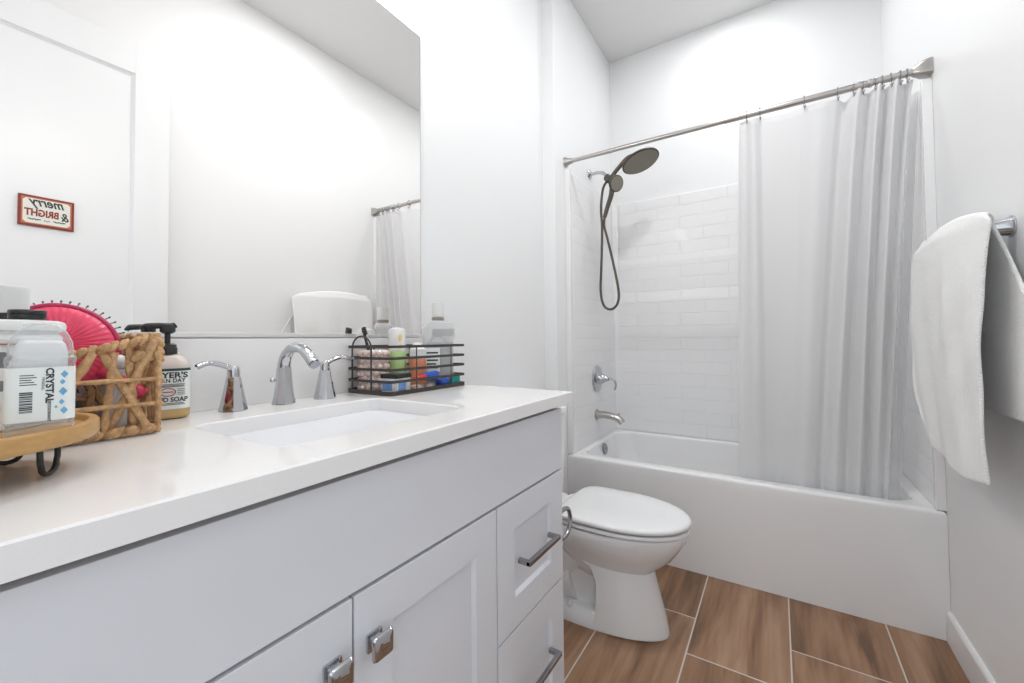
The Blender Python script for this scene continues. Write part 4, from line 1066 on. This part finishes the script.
# clear deodorant stick
t = thing('deodorant_stick', 'clear plastic deodorant stick with pale printed label on the bamboo tray', 'deodorant', (.406, .106, TS), math.radians(-8))
t.scale = (1, .91, 1.03)
rr = lambda hx, hy, r, z: rrect(0, 0, hx, hy, r, z, 6)
part(t, 'base_dial', MB().ring_loft([rr(.0185, .0270, .008, .0), rr(.0195, .0280, .008, .002), rr(.0195, .0280, .008, .011), rr(.018, .026, .008, .013)]), M['clear'], local=True, smooth=50)
part(t, 'inner_stick', MB().ring_loft([rr(.0135, .022, .008, .013), rr(.0135, .022, .008, .086), rr(.012, .020, .008, .096), rr(.006, .016, .005, .101)]), M['wplastic'], local=True, smooth=50, label='white mineral stick')
part(t, 'body_shell', MB().ring_loft([rr(.0195, .0280, .008, .0132), rr(.0195, .0280, .008, .076)], False, False), M['clear'], local=True, smooth=50)
part(t, 'cap', MB().ring_loft([rr(.0200, .0288, .0085, .0765), rr(.0200, .0288, .0085, .082), rr(.0180, .0265, .008, .084), rr(.0175, .026, .008, .098), rr(.0150, .0205, .008, .110), rr(.010, .015, .008, .1165), rr(.004, .007, .0035, .1175)], False, True), M['clear'], local=True, smooth=40, label='clear faceted cap')
part(t, 'label', MB().ring_loft([rr(.0197, .0282, .0081, .0165), rr(.0197, .0282, .0081, .072)], False, False), M['label'], local=True, smooth=50, label='pale printed label')
G = lambda y, z, up=False: frame((.0200, y, z), (0, 0, -1), (0, 1, 0))
part(t, 'lettering', text_mesh('CRYSTAL', .0088, G(.0065, .053), .0001, bold=.0003), M['ink'], local=True, label='dark lettering running down')
part(t, 'small_lettering', text_mesh('MINERAL', .0032, G(.0015, .055), .0001), M['ink'], local=True)
part(t, 'small_lettering', text_mesh('DEODORANT', .0036, G(.0065, .027), .0001, bold=.0001), M['ink'], local=True)
b = MB(); random.seed(3)
z = .026
while z < .046:
    w = random.choice((.0005, .0008, .0013)); b.box((.0197, -.0165, z), (.0199, -.0065, z + w)); z += w + random.choice((.0005, .0009))
for k in range(5): b.box((.0197, -.0165, .054 + k * .0024), (.0199, -.0035 - .002 * (k % 3), .0549 + k * .0024))
part(t, 'barcode', b, M['ink'], local=True, smooth=None)
b = MB()
def diamond(b, y, z, s, th):
    x_ = .0199
    pts = lambda e: [Vector((x_ - .0003 + e, y, z + s)), Vector((x_ - .0003 + e, y + s * .8, z)), Vector((x_ - .0003 + e, y, z - s)), Vector((x_ - .0003 + e, y - s * .8, z))]
    b.ring_loft([pts(0), pts(.0006)])
for (y, z, s) in ((.0185, .064, .0040), (.0170, .056, .0030), (.0175, .046, .0045), (.0165, .035, .0030), (.0185, .026, .0040), (.0120, .0300, .0018)): diamond(b, y, z, s, 0)
part(t, 'diamond_print', b, M['inkblue'], local=True, smooth=None, label='blue diamond print')
# spotted jar with white lid, black compact, white jar
t = thing('spotted_jar', 'white jar with dark grey spots and wide white lid at back of bamboo tray', 'jar', (.313, .088, TS))
part(t, 'jar_body', MB().lathe([(.036, 0), (.039, .003), (.040, .030), (.040, .094), (.038, .098)], (0, 0, 0), 40), M['wplastic'], local=True)
b = MB(); random.seed(5)
for k in range(34):
    a = random.random() * 2 * PI; z = .012 + .075 * random.random(); r = .004 + .004 * random.random()
    q = Matrix.Rotation(a, 4, 'Z')
    b.sphere((.0398 * math.cos(a), .0398 * math.sin(a), z), r, 10, 8, (.12, .85 + .4 * random.random(), .8 + .5 * random.random()), mtx=q)
part(t, 'spots', b, M['spot'], local=True)
part(t, 'lid', MB().lathe([(.040, .099), (.049, .101), (.0505, .105), (.0490, .109), (.0465, .111), (.0465, .113), (.0525, .115), (.0535, .120), (.0520, .125), (.0470, .127), (.02, .128)], (0, 0, 0), 48), M['wplastic'], local=True, label='white double-rimmed lid')
LZ = TS + .1285
t = thing('compact', 'round black compact resting on the white lid of the spotted jar', 'compact', (.331, .106, LZ))
part(t, 'case', MB().lathe([(.0145, 0), (.0155, .001), (.0155, .0055), (.0150, .006)], (0, 0, 0), 32), M['bplastic'], local=True)
part(t, 'case_lid', MB().lathe([(.0157, .0063), (.0157, .0100), (.0145, .0112), (.004, .0115)], (0, 0, 0), 32), M['bplastic'], local=True)
t = thing('cream_pot', 'white cream pot with black base standing on the white lid behind the compact', 'jar', (.290, .097, LZ))
part(t, 'base', MB().lathe([(.0145, 0), (.016, .001), (.016, .008), (.015, .0085)], (0, 0, 0), 28), M['bplastic'], local=True, label='black base')
part(t, 'pot', MB().lathe([(.0155, .0087), (.0165, .010), (.0165, .038), (.0150, .041), (.005, .042)], (0, 0, 0), 28), M['frost'], local=True)
